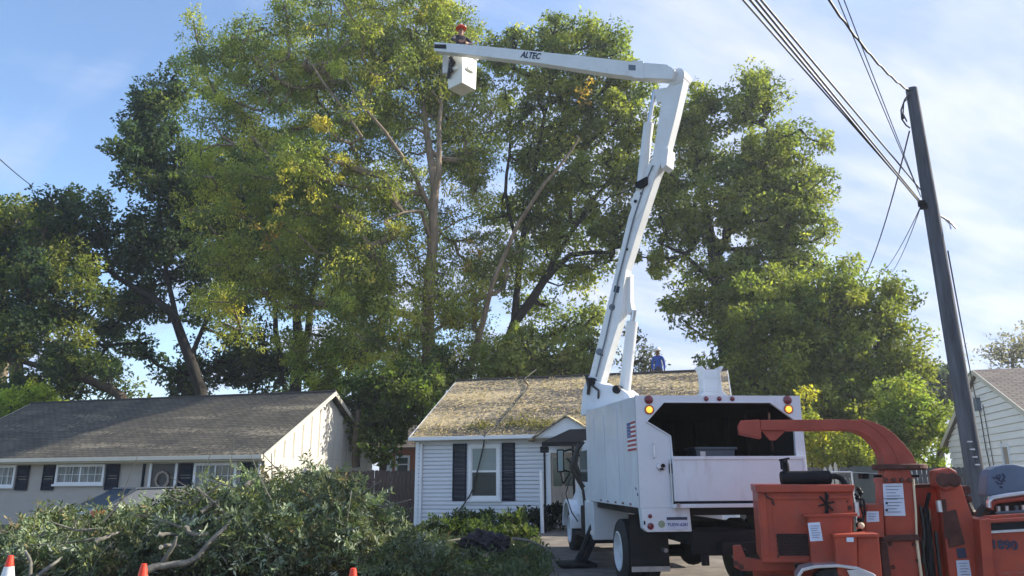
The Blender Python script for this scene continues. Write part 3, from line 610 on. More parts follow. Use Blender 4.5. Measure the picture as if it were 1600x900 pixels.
for k, (px_, py_, lab) in enumerate(((1168, 0, 'lowest and leftmost of the overhead cables running to the pole'), (1190, 0, 'second overhead cable from the left crossing the cloudy sky'), (1199, 0, 'third overhead cable from the left, close beside the second'), (1208, 0, 'topmost of the four overhead cables bunched toward the pole'))):
    a = atY(1436+2*(k % 2), (314, 318, 312, 296)[k], 13.9); h_ = (6.9, 7.1, 7.2, 7.45)[k]; d = ray(px_, py_); b = O+d*((h_-CAMH)/d.z); b2 = a+(b-a)*2.2; b2.z = b.z-.2
    wire('overhead_cable', lab, a, b2, .0135 if k else .011, 0, group='cables bunched from the upper left to the pole')
a = atY(1421, 142, 14); d = ray(1308, -4); b = O+d*((8.6-CAMH)/d.z); wire('twisted_cable', 'thick twisted cable running up from the pole top', a, a+(b-a)*1.5, .018, .35, 30, wob=.02)
a = atY(1439, 308, 14)
for k, x in enumerate((1312, 1321)):
    d = ray(x, 0); b = O+d*((8.1-CAMH)/d.z); wire('drop_wire', ['left one of two thin wires crossing below the twisted cable', 'right one of two thin wires crossing below the twisted cable'][k], a, a+(b-a)*1.6, .008, .1)
wire('service_line', 'dark service line sloping down from the pole top to the trees', atY(1421, 205, 13.9), atY(1346, 442, 27), .015, .3)
for k in (0, 1): wire('guy_wire', ['left one of two pale thin lines dropping toward the tree', 'right one of two pale thin lines dropping toward the tree'][k], atY(1439, 322, 13.9), atY(1380+14*k, 425, 28), .009, .12)
wire('house_service_line', 'thin line from the pole down to the cream house gable', atY(1481, 392, 14.1), Vector(h3.matrix_world @ Vector((-.1, 4.6, 3.9))), .014, .35)
wire('left_cable', 'single thin cable high at the left edge of the sky', atY(-60, 190, 20), atY(52, 292, 33), .018, .1)
p2 = thing('far_pole', 'slim far utility pole beside the cream house roof', 'pole', (atY(1490, 700, 50).x, 50, 0)); q_ = atY(1482, 585, 50)-p2.location
MB().tube([(0, 0, 0), q_], [.2, .13], 8).build('shaft', 'bark_dark', p2, smooth=True); MB().box(q_.x-.8, q_.x+.8, -.06, .06, q_.z-.6, q_.z-.5).build('crossarm', 'bark_dark', p2)

# ------------------------------------------------------------------ bucket truck (local: x right, y forward, z up; origin under the middle of the rear)
YAW = .085; TL = Vector((2.916, 10.5, 0))
tk = thing('bucket_truck', 'white bucket truck with open chip box and raised two-part boom', 'truck', TL, YAW)
fw_ = Vector((-math.sin(YAW), math.cos(YAW), 0)); rt_ = Vector((math.cos(YAW), math.sin(YAW), 0))
WP = 'white_paint'
TOP0, TOP1, LB = 2.69, 2.80, 3.85      # roof height rear/front, box length
def side_wall(x, t):
    pts = [(x, .0, 1.16), (x, 3.42, 1.16), (x, LB, 1.16), (x, LB, TOP1), (x, 3.2, TOP1-.01), (x, .3, TOP0), (x, 0, TOP0-.02)]
    return MB().prism(pts, (t, 0, 0))
s1 = side_wall(-1.2, .05).build('side_panel', WP, tk, bevel=.012); side_wall(1.15, .05).build('side_panel', WP, tk, bevel=.012)
MB().add([(-1.149, .02, TOP0-.03), (1.149, .02, TOP0-.03), (1.149, .3, TOP0-.01), (-1.149, .3, TOP0-.01), (1.149, LB, TOP1-.01), (-1.149, LB, TOP1-.01)], [(0, 1, 2, 3), (3, 2, 4, 5)]).build('roof_panel', WP, tk)
MB().box(-1.149, 1.149, LB-.05, LB-.002, 1.16, TOP1-.02).build('front_panel', WP, tk)
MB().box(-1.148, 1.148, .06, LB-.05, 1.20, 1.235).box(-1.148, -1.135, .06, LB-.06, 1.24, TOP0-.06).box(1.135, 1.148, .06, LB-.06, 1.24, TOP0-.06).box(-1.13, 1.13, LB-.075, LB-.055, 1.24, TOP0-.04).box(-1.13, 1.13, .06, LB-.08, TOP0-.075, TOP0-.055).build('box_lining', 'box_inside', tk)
mat('box_rib_paint', (.014, .018, .026), .6, var=.4, vscale=6)
for x in (-.9, -.45, 0, .45, .9): box('lining_rib', 'box_rib_paint', tk, x-.03, x+.03, LB-.115, LB-.078, 1.25, TOP0-.08)
for y in (.9, 1.8, 2.7): box('lining_rib', 'box_rib_paint', tk, -1.134, -1.10, y-.03, y+.03, 1.25, TOP0-.08); box('lining_rib', 'box_rib_paint', tk, 1.10, 1.134, y-.03, y+.03, 1.25, TOP0-.08)
n = 2600; a_x, a_y = RG.uniform(-1.1, 1.1, n), RG.uniform(.3, LB-.2, n); P = np.stack([a_x, a_y, 1.24+.42*np.exp(-((a_y-2.9)/1.1)**2)*(1-.3*a_x**2)*RG.random(n)**.3], 1)
leaves('wood_chips', P, unit(RG.normal(size=(n, 3))), unit(RG.normal(size=(n, 3))+np.array([0, 0, 1])), RG.uniform(.04, .10, n), RG.uniform(.02, .05, n), np.clip(palette(n, [(.30, .22, .12), (.18, .14, .08), (.12, .14, .06)], [3, 2, 2]), .01, 1), tk, m='leaf_cut')
# rear frame round the opening, in one piece of plate
fr = MB(); yf, dp = -.004, .05
fr.prism([(-1.2, yf, 1.166), (-.76, yf, 1.166), (-.74, yf, 1.24), (-.72, yf, 1.84), (-.73, yf, 2.12), (-1.06, yf, 2.32), (-1.2, yf, 2.32)], (0, dp, 0))
fr.prism([(-1.2, yf, 2.32), (-1.06, yf, 2.32), (-.80, yf, 2.59), (-.80, yf, TOP0-.004), (-1.2, yf, TOP0-.004)], (0, dp, 0))
fr.prism([(-.80, yf, 2.59), (.75, yf, 2.59), (.75, yf, TOP0-.004), (-.80, yf, TOP0-.004)], (0, dp, 0))
fr.prism([(.75, yf, 2.59), (1.08, yf, 2.35), (1.2, yf, 2.35), (1.2, yf, TOP0-.004), (.75, yf, TOP0-.004)], (0, dp, 0))
fr.prism([(1.09, yf, 1.22), (1.2, yf, 1.22), (1.2, yf, 2.35), (1.08, yf, 2.35), (1.06, yf, 1.9)], (0, dp, 0))
fr.build('rear_frame', WP, tk)
mb = MB()
for P_ in ([(-.80, 2.59), (.75, 2.59)], [(-.80, 2.59), (-1.06, 2.32)], [(-1.06, 2.32), (-.73, 2.12)], [(-.73, 2.12), (-.72, 1.84)], [(.75, 2.59), (1.08, 2.35)]):
    (a, b), (c, d) = P_; mb.tube([(a, -.012, b), (c, -.012, d)], .012, 6)
mb.build('opening_trim', WP, tk)
tg_ = box('tailgate', WP, tk, -.735, 1.16, -.055, -.012, 1.25, 1.845, .008)
MB().box(-.735, 1.16, -.07, -.056, 1.80, 1.845).box(-.735, -.70, -.066, -.056, 1.25, 1.79).box(1.12, 1.16, -.066, -.056, 1.25, 1.79).build('tailgate_rib', WP, tg_, bevel=.004)
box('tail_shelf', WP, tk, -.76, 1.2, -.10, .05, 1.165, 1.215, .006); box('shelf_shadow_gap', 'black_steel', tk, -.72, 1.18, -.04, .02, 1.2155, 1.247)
MB().tube([(-.755, -.03, 1.22), (-.76, -.03, 1.8)], .012, 6).build('hinge_rod', 'chrome', tk)
MB().lathe([(.025, 0), (.03, .06), (.018, .09)], (-.7, -.12, 1.20), (0, 1, 0), 10).build('hinge_pin', 'chrome', tk)
MB().box(-.775, -.735, -.03, -.005, 1.62, 1.75).build('hinge', 'black_steel', tk)
lt = MB().lathe([(.06, 0), (.06, .015), (.05, .025)], (-.885, -.006, 1.71), (0, -1, 0), 18).build('latch', 'aluminium', tk, smooth=True)
MB().lathe([(.028, 0), (.028, .02)], (-.865, -.03, 1.72), (0, -1, 0), 10).box(-.91, -.86, -.04, -.031, 1.665, 1.69).build('latch_handle', 'black_steel', lt)
for (x, z, r) in ((-1.01, 2.63, .062), (1.01, 2.63, .062)): MB().lathe([(r, 0), (r, .012), (r*.6, .022), (0.01, .026)], (x, -.005, z-.005), (0, -1, 0), 16).build('stop_light', 'red_lens', tk, smooth=True)
for (x, z) in ((-1.01, 2.485), (1.01, 2.495)):
    a_ = MB().lathe([(.066, 0), (.066, .016), (.052, .016)], (x, -.005, z), (0, -1, 0), 18).build('amber_light', 'amber_edge', tk)
    MB().lathe([(.046, 0), (.042, .012), (.01, .018)], (x, -.021, z), (0, -1, 0), 16).build('lamp', 'amber_lens', a_)
for x in (-.18, .01, .20): MB().lathe([(.034, 0), (.034, .012), (.01, .02)], (x, -.005, 2.64), (0, -1, 0), 12).build('clearance_light', 'red_lens', tk)
rv = MB()
for k in range(14): rv.lathe([(.009, 0), (.005, .005)], (-.66+k*.135, -.0125, 1.262), (0, -1, 0), 6)
for k in range(9): rv.lathe([(.008, 0), (.004, .005)], (-1.17, -.0045, 1.30+k*.125), (0, -1, 0), 6).lathe([(.008, 0), (.004, .005)], (1.165, -.0045, 1.30+k*.125), (0, -1, 0), 6)
rv.build('rivet', 'aluminium', tk, kind='stuff')
MB().tube([(-.98, -.01, 2.02), (-.98, -.05, 2.0), (-.98, -.05, 1.84), (-.98, -.01, 1.82)], .009, 6).build('grab_handle', 'aluminium', tk)
# lower corner panels with lamps and plate
for sx in (-1, 1):
    x0, x1 = (-1.19, -.52) if sx < 0 else (.62, 1.19)
    MB().prism([(x0, -.006, 1.163), (x1, -.006, 1.163), (x1+.012, -.006, .855), (x0+.07, -.006, .855), (x0+.02, -.006, .90)], (0, .17, 0)).build('corner_panel', WP, tk, bevel=.008)
    for z, r in ((1.06, .028), (.93, .045)): MB().lathe([(r, 0), (r, .01), (r*.5, .016), (.005, .018)], (-1.075 if sx < 0 else 1.0, -.007, z), (0, -1, 0), 14).build('tail_light', 'red_lens', tk)
MB().box(-1.165, -1.145, -.012, -.007, .95, 1.0).build('side_reflector', 'black_steel', tk)
MB().lathe([(.05, 0), (.05, .003)], (-.92, -.007, .955), (0, -1, 0), 8).build('inspection_seal', 'seal', tk)
pl = box('licence_plate', 'plate', tk, -.85, -.56, -.016, -.007, .885, 1.045, .002)
box('plate_band', 'ink', pl, -.85, -.565, -.0185, -.0165, 1.008, 1.045)
text_on('TUSW-6281', .056, 'plate_number', 'ink_blue', pl, Matrix.Translation((-.70, -.0175, .945)) @ Matrix.Rotation(math.pi/2, 4, 'X'), .001)
for y in (.55, 1.02, 1.52, 2.1, 2.65): box('marker_light', 'red_lens', tk, -1.207, -1.2005, y-.055, y+.055, 1.185, 1.215)
# flag decal on the side
fl = box('flag_decal', 'flag_white', tk, -1.2035, -1.2005, .04, .55, 1.935, 2.335)
hs = .4/13
for k in range(7): z = 1.935+hs*2*k; MB().box(-1.2060, -1.2036, .04, (.34 if k >= 3 else .55), z, z+hs).build('flag_stripe', 'flag_red', fl)
MB().box(-1.2062, -1.2037, .345, .55, 2.335-hs*7, 2.335).build('flag_canton', 'flag_blue', fl)
st = MB()
for i in range(5):
    for j in range(4): y, z = .37+i*.038, 2.15+j*.045; st.add([(-1.2068, y-.008, z), (-1.2068, y, z+.010), (-1.2068, y+.008, z), (-1.2068, y, z-.010)], [(0, 1, 2, 3)])
st.build('star', 'flag_white', fl, kind='stuff')
# vertical side ribs, filler caps
for y in (1.2, 2.2, 3.1): box('side_rib', WP, tk, -1.212, -1.2005, y-.03, y+.03, 1.26, 2.6, .004)
for (y, z) in ((.18, 1.42), (.1, 1.34)): MB().lathe([(.022, 0), (.015, .012)], (-1.2, y, z), (-1, 0, 0), 8).build('side_cap', 'grey_plastic', tk)
# front locker below the box and the inner arch wall
MB().box(-1.2, -.55, 3.42, 4.25, .50, 1.157).build('side_locker', WP, tk, bevel=.015); box('locker_base', 'black_steel', tk, -1.19, -.56, 3.43, 4.24, .44, .499)
MB().box(.55, 1.2, 3.42, 4.25, .50, 1.157).build('side_locker', WP, tk, bevel=.015)
mb = MB(); mb.box(-.52, -.40, .1, 7.9, .68, .92).box(.40, .52, .1, 7.9, .68, .92)
for y in (.2, 1.5, 3., 4.6, 6.2): mb.box(-.40, .40, y, y+.12, .70, .90)
mb.box(-1.12, 1.12, .10, 3.4, 1.06, 1.155); mb.build('chassis', 'black_steel', tk)
mb = MB(); mb.box(-.5, .62, -.0, .12, .56, .86).box(-.16, .30, -.16, .0, .56, .72).tube([(.07, -.16, .64), (.07, -.34, .62)], .035, 8).box(-.4, -.3, -.03, .02, .42, .56).box(.42, .52, -.03, .02, .42, .56); mb.build('hitch', 'black_steel', tk, bevel=.008)
MB().tube([(-.82, .35, .60), (-.82, .2, .60)], .03, 8).build('exhaust_tip', 'chrome', tk); MB().tube([(.05, -.04, .60), (.02, -.06, .52)], .022, 8).build('hitch_light', 'aluminium', tk)
for sx in (-1, 1):
    mfl = box('mud_flap', 'rubber', tk, *((-1.16, -.60) if sx < 0 else (.60, 1.16)), .98-.16, .98-.145, .26, 1.05); x0, x1 = ((-1.16, -.60) if sx < 0 else (.60, 1.16))
    box('flap_weight', 'aluminium', mfl, x0, x1, .805, .819, .26, .33)
def wheel(parent, x, y, r, w, side, rim='rim_white', dual=False, name='wheel'):
    P_ = (x, y, r); ax = (side, 0, 0)
    prof = [(r*.60, 0), (r*.92, .015), (r, .05), (r, w-.05), (r*.92, w-.015), (r*.62, w), (r*.60, w-.04), (r*.58, w-.16)]
    wl_ = MB().lathe(prof, P_, ax, 28).build(name, 'rubber', parent, smooth=True)
    rr = r*.62
    mb = MB().lathe([(rr, w+.004), (rr*.93, w+.012), (rr*.86, w-.06), (rr*.80, w-.12), (rr*.36, w-.11), (rr*.33, w-.03), (.01, w-.02)], P_, ax, 24, cap0=False)
    rm_ = mb.build('rim', rim, wl_, smooth=True)
    for k in range(6): a_ = k*math.pi/3+.2; MB().lathe([(rr*.13, 0), (rr*.10, .004)], (x+side*(w-.105), y+math.cos(a_)*rr*.70, r+math.sin(a_)*rr*.70), ax, 10).build('hand_hole', 'black_steel', rm_)
    nuts = MB()
    for k in range(8): a_ = k*math.pi/4; nuts.lathe([(.018, 0), (.014, .03)], (x+side*(w-.115), y+math.cos(a_)*rr*.55, r+math.sin(a_)*rr*.55), ax, 6)
    nuts.build('wheel_nut', 'chrome', wl_, kind='stuff')
    return wl_
for sx in (-1, 1):
    wheel(tk, sx*.90, 1.60, .475, .27, sx); wheel(tk, sx*.60, 1.60, .475, .25, sx, 'black_steel', name='inner_wheel'); wheel(tk, sx*.80, 6.95, .475, .27, sx)
MB().tube([(-.9, 1.6, .475), (.9, 1.6, .475)], .09, 12).lathe([(.0, -.2), (.18, -.12), (.22, 0), (.18, .12), (.0, .2)], (0, 1.6, .475), (0, 1, 0), 16).build('rear_axle', 'black_steel', tk)
MB().tube([(-.8, 6.95, .475), (.8, 6.95, .475)], .06, 10).build('front_axle', 'black_steel', tk)
# outrigger
mb = MB().prism([(-1.10, 3.55, .72), (-1.10, 3.95, .72), (-1.45, 3.95, .10), (-1.45, 3.55, .10)], (.12, 0, 0)).tube([(-1.08, 3.7, .85), (-1.45, 3.7, .1)], .07, 8); og = mb.build('outrigger', 'black_steel', tk)
box('outrigger_foot', 'black_steel', og, -1.80, -1.15, 3.4, 4.1, .04, .10, .02)
MB().lathe([(.05, 0), (.05, .05)], (-1.2, 3.5, .62), (0, -1, 0), 10).tube([(-1.2, 3.48, .60), (-1.05, 3.46, .50)], .02, 6).build('outrigger_pin', 'bucket_white', og)
# cab, bonnet, fenders
cb_ = MB().loft([[(-1.0, 4.45, .75), (1.0, 4.45, .75), (1.0, 4.45, 1.5), (.93, 4.50, 2.32), (-.93, 4.50, 2.32), (-1.0, 4.45, 1.5)], [(-1.0, 6.0, .75), (1.0, 6.0, .75), (1.0, 6.1, 1.5), (.93, 5.75, 2.35), (-.93, 5.75, 2.35), (-1.0, 6.1, 1.5)]]); cab = cb_.build('cab', WP, tk, bevel=.03)
MB().loft([[(-1.0, 6.05, .80), (1.0, 6.05, .80), (.86, 6.05, 1.52), (-.86, 6.05, 1.52)], [(-.98, 7.9, .80), (.98, 7.9, .80), (.72, 7.85, 1.36), (-.72, 7.85, 1.36)]]).build('bonnet', WP, tk, bevel=.05)
for sx in (-1, 1):
    pts = [(math.cos(a_)*.62, math.sin(a_)*.60) for a_ in [math.pi*k/10 for k in range(11)]]; inn = [(p[0]*.88, p[1]*.88) for p in pts][::-1]
    MB().prism([(sx*.84, 6.95+p[0], .52+p[1]) for p in pts+inn], (sx*.30, 0, 0)).build('fender', WP, tk, bevel=.01)
    box('side_window', 'glass_dark', cab, *((-1.012, -1.004) if sx < 0 else (1.004, 1.012)), 4.72, 5.75, 1.50, 2.12)
    dmb = MB().box(*((-1.02, -1.003) if sx < 0 else (1.003, 1.02)), 4.68, 5.92, .82, 1.48).build('cab_door', WP, cab, bevel=.01)
    box('step', 'black_steel', tk, *((-1.12, -.8) if sx < 0 else (.8, 1.12)), 4.6, 5.9, .44, .50)
MB().box(-.9, .9, 5.78, 5.80, 1.55, 2.25).build('windscreen', 'glass_dark', cab); MB().box(-.8, .8, 4.435, 4.446, 1.55, 2.2).build('rear_window', 'glass_dark', cab)
# left mirror
mpos = [atY(870, 702, 16.1), atY(882, 738, 16.1)]; mi = MB().box(mpos[0].x, mpos[1].x, 16.1, 16.2, mpos[1].z, mpos[0].z).build('mirror', 'black_steel', tk, world=True, bevel=.01)
MB().box(mpos[0].x+.02, mpos[0].x+.125, 16.09, 16.099, mpos[1].z+.03, mpos[0].z-.03).build('mirror_glass', 'mirror_green', mi, world=True)
mb = MB().tube([atY(881, 705, 16.2), atY(892, 702, 15.9), atY(905, 712, 15.6)], .02, 6).tube([atY(881, 735, 16.2), atY(893, 738, 15.9), atY(906, 742, 15.6)], .02, 6).tube([atY(876, 738, 16.2), atY(880, 756, 16.2), atY(890, 740, 16)], .018, 6); mb.build('mirror_arm', 'black_steel', tk, world=True)
mb = MB()
for pts_, r in (([(905, 694), (898, 712), (893, 730), (905, 752), (912, 762)], .045), ([(896, 735), (903, 748), (911, 766), (914, 790)], .03), ([(905, 742), (890, 748), (884, 772), (893, 800), (903, 815)], .012), ([(912, 690), (903, 702), (900, 725), (908, 748)], .035), ([(886, 716), (896, 728), (906, 745)], .02)):
    mb.tube([atY(x, y, 15.0) for x, y in pts_], r, 7)
mb.build('hydraulic_hose', 'hose_black', tk, world=True, smooth=True)
MB().box(-1.16, -.7, 4.3, 4.95, .55, 1.05).build('fuel_tank', 'black_steel', tk, bevel=.03)
# boom rest on the roof front
z0_ = 2.80; mb = MB(); yy = 3.40
mb.prism([(.82, yy, z0_), (1.54, yy, z0_), (1.48, yy, 3.04), (1.36, yy, 3.16), (1.345, yy, 3.50), (1.42, yy, 3.62), (1.36, yy, 3.63), (1.30, yy, 3.56), (1.05, yy, 3.56), (.99, yy, 3.64), (.94, yy, 3.62), (1.0, yy, 3.50), (1.0, yy, 3.16), (.90, yy, 3.04)], (0, .30, 0))
mb.build('boom_rest', WP, tk, bevel=.01)
for zz_ in (3.0, 3.14, 3.40): box('rest_rib', WP, tk, 1.04, 1.31, 3.385, 3.399, zz_, zz_+.03)
mb = MB().tube([(-1.0, -.02, 2.71), (-.6, -.02, 2.71)], .012, 6)
# -- turret and booms: everything lies in one leaning vertical plane (the fold plane of the boom)
BET = .66; bu = Vector((math.cos(BET), -math.sin(BET), 0)); bn = Vector((math.sin(BET), math.cos(BET), 0))   # bn points away from the viewer
B0 = Vector((1.90, 14.95, 0))
def BP(x, y, k=0): return onplane(x, y, B0+bn*k, bn)
def plate(pts, k0, th_, name, m, parent=tk, bevel=.0, **kw): return MB().prism([BP(x, y)+bn*k0 for x, y in pts], bn*th_).build(name, m, parent, world=True, bevel=bevel, **kw)
plate([(926, 588), (934, 594), (948, 601), (975, 606), (990, 618), (996, 632), (984, 648), (915, 650), (918, 612)], -.2, .55, 'turret', WP, bevel=.02)
bs = BP(950, 630)+bn*.1; MB().lathe([(.42, -1.3), (.42, -.25), (.5, -.2), (.5, -.12)], (bs.x, bs.y, bs.z), (0, 0, 1), 20).build('pedestal', WP, tk, world=True, smooth=True)
for (x, y) in ((933, 598), (972, 610)): MB().lathe([(.075, -.26), (.085, -.24), (.085, .36), (.075, .38)], BP(x, y), bn, 14).build('pivot_pin', 'black_steel', tk, world=True)
MB().tube([BP(926, 588)-bn*.24, BP(930, 606)-bn*.24, BP(928, 618)-bn*.22], .035, 7).tube([BP(935, 604)-bn*.24, BP(945, 612)-bn*.24, BP(943, 624)-bn*.2], .022, 7).build('hose_bundle', 'hose_black', tk, world=True)
lower = plate([(924, 598), (943, 523), (960, 455), (987, 341), (1010, 272), (1024, 252), (1040, 150), (1060, 122), (1073, 128), (1060, 185), (1046, 240), (1030, 276), (1000, 368), (983, 423), (979, 452), (977, 490), (958, 550), (942, 605)], -.14, .25, 'lower_boom', 'boom_white', bevel=.012)
plate([(1036, 252), (1040, 232), (1050, 236), (1047, 262), (1040, 268)], -.17, .33, 'boom_clamp', 'boom_white', lower, bevel=.01)
plate([(990, 320), (1018, 262), (1030, 276), (1010, 330), (1000, 345)], -.155, .016, 'doubler_plate', 'boom_white', lower)
plate([(977, 445), (985, 428), (985, 470), (988, 486), (982, 492), (975, 484)], .0, .14, 'knee_bracket', 'boom_white', lower, bevel=.008)
for (x, y) in ((962, 482), (942, 551)): c_ = BP(x, y)-bn*.142; MB().lathe([(.07, 0), (.07, .012), (.05, .02)], c_, -bn, 16).build('round_decal', 'grey_plastic', lower, world=True)
for (x, y) in ((1012, 292), (999, 318)): c_ = BP(x, y)-bn*.16; MB().lathe([(.035, 0), (.03, .03)], c_, -bn, 10).build('pin', 'black_steel', lower, world=True)
MB().tube([BP(x, y)-bn*.165 for x, y in ((938, 590), (954, 525), (972, 440), (996, 345), (1014, 290), (1026, 262))], .016, 6).build('boom_hose', 'grey_plastic', lower, world=True, smooth=True)
for (x, y) in ((946, 556), (963, 482), (985, 392), (1008, 306)): MB().lathe([(.03, 0), (.03, .03)], BP(x, y)-bn*.142, -bn, 8).build('hose_clip', 'black_steel', lower, world=True)
plate([(966, 448), (974, 450), (972, 460), (964, 458)], -.146, .004, 'warning_label', 'ink', lower)
MB().tube([BP(975, 612)+bn*.02, BP(986, 502)+bn*.05], .115, 14).build('lift_cylinder', 'boom_white', tk, world=True, smooth=True); MB().tube([BP(986, 503)+bn*.05, BP(989, 484)+bn*.05], .05, 12).build('piston_rod', 'chrome', tk, world=True, smooth=True)
MB().tube([BP(1005, 300)-bn*.10, BP(1017, 196)-bn*.10], .105, 14).build('fold_cylinder', 'boom_white', tk, world=True, smooth=True)
MB().tube([BP(1017, 197)-bn*.10, BP(1026, 143)-bn*.08], .045, 12).build('piston_rod', 'chrome', tk, world=True, smooth=True)
plate([(1001, 290), (1018, 281), (1018, 292), (1008, 300), (1001, 298)], -.22, .10, 'cylinder_bracket', 'black_steel', tk)
plate([(1025, 143), (1060, 138), (1063, 146), (1058, 158), (1030, 164)], -.12, .10, 'link_arm', 'boom_white', tk, bevel=.008)
MB().lathe([(.15, -.17), (.18, -.15), (.18, .17), (.15, .19)], BP(1062, 124), bn, 24).build('elbow_pivot', 'boom_white', tk, world=True, smooth=True)
upper = plate([(690, 73), (770, 80), (825, 86), (920, 96), (990, 104.5), (1052, 110), (1064, 118), (1060, 133), (1015, 130.5), (962, 124), (852, 106.5), (770, 96.5), (720, 90), (690, 87)], -.30, .26, 'upper_boom', 'boom_white', bevel=.012)
plate([(691, 77), (709, 77.5), (709, 84), (691, 83)], -.312, .010, 'end_slot', 'black_steel', upper)
plate([(993, 110.5), (1004, 111.5), (1004, 119.5), (993, 118.5)], -.312, .010, 'boom_badge', 'grey_plastic', upper)
plate([(1000, 104), (1016, 105), (1016, 132), (1000, 130)], -.308, .006, 'end_sleeve', 'boom_white', upper)
lc = BP(841, 95.5)-bn*.306; ud = (BP(860, 97.6)-BP(822, 93.4)).normalized(); un = (-bn).normalized(); uv_ = un.cross(ud).normalized()
mt = Matrix(((ud.x, uv_.x, un.x, lc.x), (ud.y, uv_.y, un.y, lc.y), (ud.z, uv_.z, un.z, lc.z), (0, 0, 0, 1)))
text_on('ALTEC', .21, 'boom_lettering', 'ink', upper, mt, .003, world=True)
for (x, y) in ((840, 85), (770, 79), (920, 94), (1010, 103)): c_ = BP(x, y)-bn*.05; MB().lathe([(.04, -.03), (.04, .03)], c_, bn, 8).build('hose_guide', 'black_steel', upper, world=True)
MB().tube([BP(x, y)-bn*.04 for x, y in ((720, 74.5), (800, 81), (900, 91.5), (1000, 102), (1050, 107))], .018, 6).build('boom_hose', 'grey_plastic', upper, world=True)
# bucket hung behind the boom tip
bc = BP(722, 112, .42); hb_ = .285; ang = math.radians(4)
zt_, zb_ = BP(722, 82, .2).z, BP(722, 127, .1).z
def ring(h, s, inset=0): return [(bc.x+math.cos(ang+k*math.pi/2)*s*1.414, bc.y+math.sin(ang+k*math.pi/2)*s*1.414, h) for k in range(4)]
bk = MB(); o_ = [ring(zb_, hb_*.93), ring(zb_+.3, hb_*.97), ring(zt_-.06, hb_), ring(zt_-.05, hb_+.03), ring(zt_, hb_+.03), ring(zt_, hb_-.03), ring(zb_+.06, hb_*.9)]
bk.loft(o_); bucket = bk.build('bucket', 'bucket_white', tk, world=True, bevel=.015)
for k in range(4):
    a, b = Vector(ring(zb_+.42, hb_)[k]), Vector(ring(zb_+.42, hb_)[(k+1) % 4]); c_ = (a+b)/2; no = Vector((c_.x-bc.x, c_.y-bc.y, 0)).normalized(); ax_ = (b-a).normalized()
    MB().prism([c_-ax_*.13, c_+ax_*.13, c_+ax_*.10+no*.05+Vector((0, 0, .03)), c_-ax_*.10+no*.05+Vector((0, 0, .03))], (0, 0, .09)).build('bucket_step', 'bucket_white', bucket, world=True, bevel=.008)
pa = BP(697, 100, .05); MB().box(pa.x-.09, pa.x+.07, pa.y-.05, pa.y+.05, pa.z-.30, pa.z+.45).build('bucket_mount', 'boom_white', tk, world=True, bevel=.01)
MB().tube([BP(x, y, .08) for x, y in ((704, 90), (709, 98), (703, 106), (701, 116), (700, 122))], .05, 8).tube([BP(x, y, .06) for x, y in ((706, 92), (703, 102), (706, 112))], .045, 8).build('safety_harness', 'hose_black', tk, world=True)
MB().tube([BP(682, 76, .0), BP(692, 78, .0)], .03, 8).build('tip_pin', 'boom_white', tk, world=True)
# bin lying inside the chip box
bin_ = MB(); Pm = tk.matrix_world
q = [(-.10, .75, 1.237), (.42, .75, 1.237), (.42, 1.15, 1.237), (-.10, 1.15, 1.237)]; top_ = [(-.14, .71, 1.97), (.46, .71, 1.97), (.46, 1.19, 1.97), (-.14, 1.19, 1.97)]
bn_t = thing('plastic_bin', 'grey plastic bin standing inside the open chip box', 'bin', Pm @ Vector((0, 0, 1.237)), YAW)
bin_.loft([[(a-0, b, c-1.237) for a, b, c in q], [(a, b, c-1.237) for a, b, c in top_]]).build('body', 'grey_plastic', bn_t, bevel=.01)
MB().box(-.17, .49, .68, 1.22, .725, .765).build('rim', 'grey_plastic', bn_t, bevel=.01); MB().box(-.08, -.0, .695, .709, .40, .70).build('bin_label', 'aluminium', bn_t)

# ------------------------------------------------------------------ wood chipper
YC = 8.25
PSI = .26; CN = Vector((math.sin(PSI), math.cos(PSI), 0)); CU = Vector((math.cos(PSI), -math.sin(PSI), 0))
def atC(x, y, Y): return onplane(x, y, (3.2, Y, 0), CN)
ch = thing('wood_chipper', 'orange-red towable wood chipper with curved discharge chute', 'wood chipper', (3.9, 9.0, 0))
OR = 'orange_paint'
def px(pts, Y, depth, name, m=OR, parent=ch, bevel=.012, **kw): return MB().prism([atC(x, y, Y) for x, y in pts], CN*depth).build(name, m, parent, world=True, bevel=bevel, **kw)
hood = px([(1183, 769), (1333, 767), (1336, 880), (1191, 880)], YC, 1.15, 'engine_hood', bevel=.014)
px([(1180, 757), (1336, 757.5), (1334, 769), (1182, 770)], YC-.05, 1.26, 'hood_top', parent=ch, bevel=.012)
px([(1186, 773), (1196, 773), (1204, 868), (1194, 868)], YC-.015, .02, 'hood_rib', parent=hood, bevel=.004); px([(1198, 776), (1330, 774), (1330, 779), (1203, 781)], YC-.016, .02, 'hood_rib', parent=hood, bevel=.004)
px([(1205, 784), (1326, 782), (1328, 872), (1213, 872)], YC-.006, .02, 'hood_door', parent=hood, bevel=.004)
gr = px([(1213, 834), (1264, 834), (1266, 868), (1217, 868)], YC-.014, .012, 'grille', 'black_steel', hood, bevel=0)
lat = MB(); zq = 868.0; row = 0
while zq > 836:
    for k in range(12):
        xx = 1215+(k+.5*(row % 2))*4.1+(868-zq)*-.06; lat.tube([atC(xx, zq, YC-.018), atC(xx+2.4, zq, YC-.018)], .004, 4).tube([atC(xx, zq, YC-.018), atC(xx+.2, zq-3.2, YC-.018)], .003, 4)
    zq -= 3.4; row += 1
lat.build('grille_mesh', 'rust_dark', gr, world=True, kind='stuff')
cpos = atC(1291, 787, YC-.03); hb2 = MB()
for k, a_ in enumerate((.2, 1.25, 2.3, 3.4, 4.5, 5.5)): hb2.tube([cpos, cpos+CU*math.cos(a_)*.085-CN*.01+Vector((0, 0, math.sin(a_)*.10))], .010, 6)
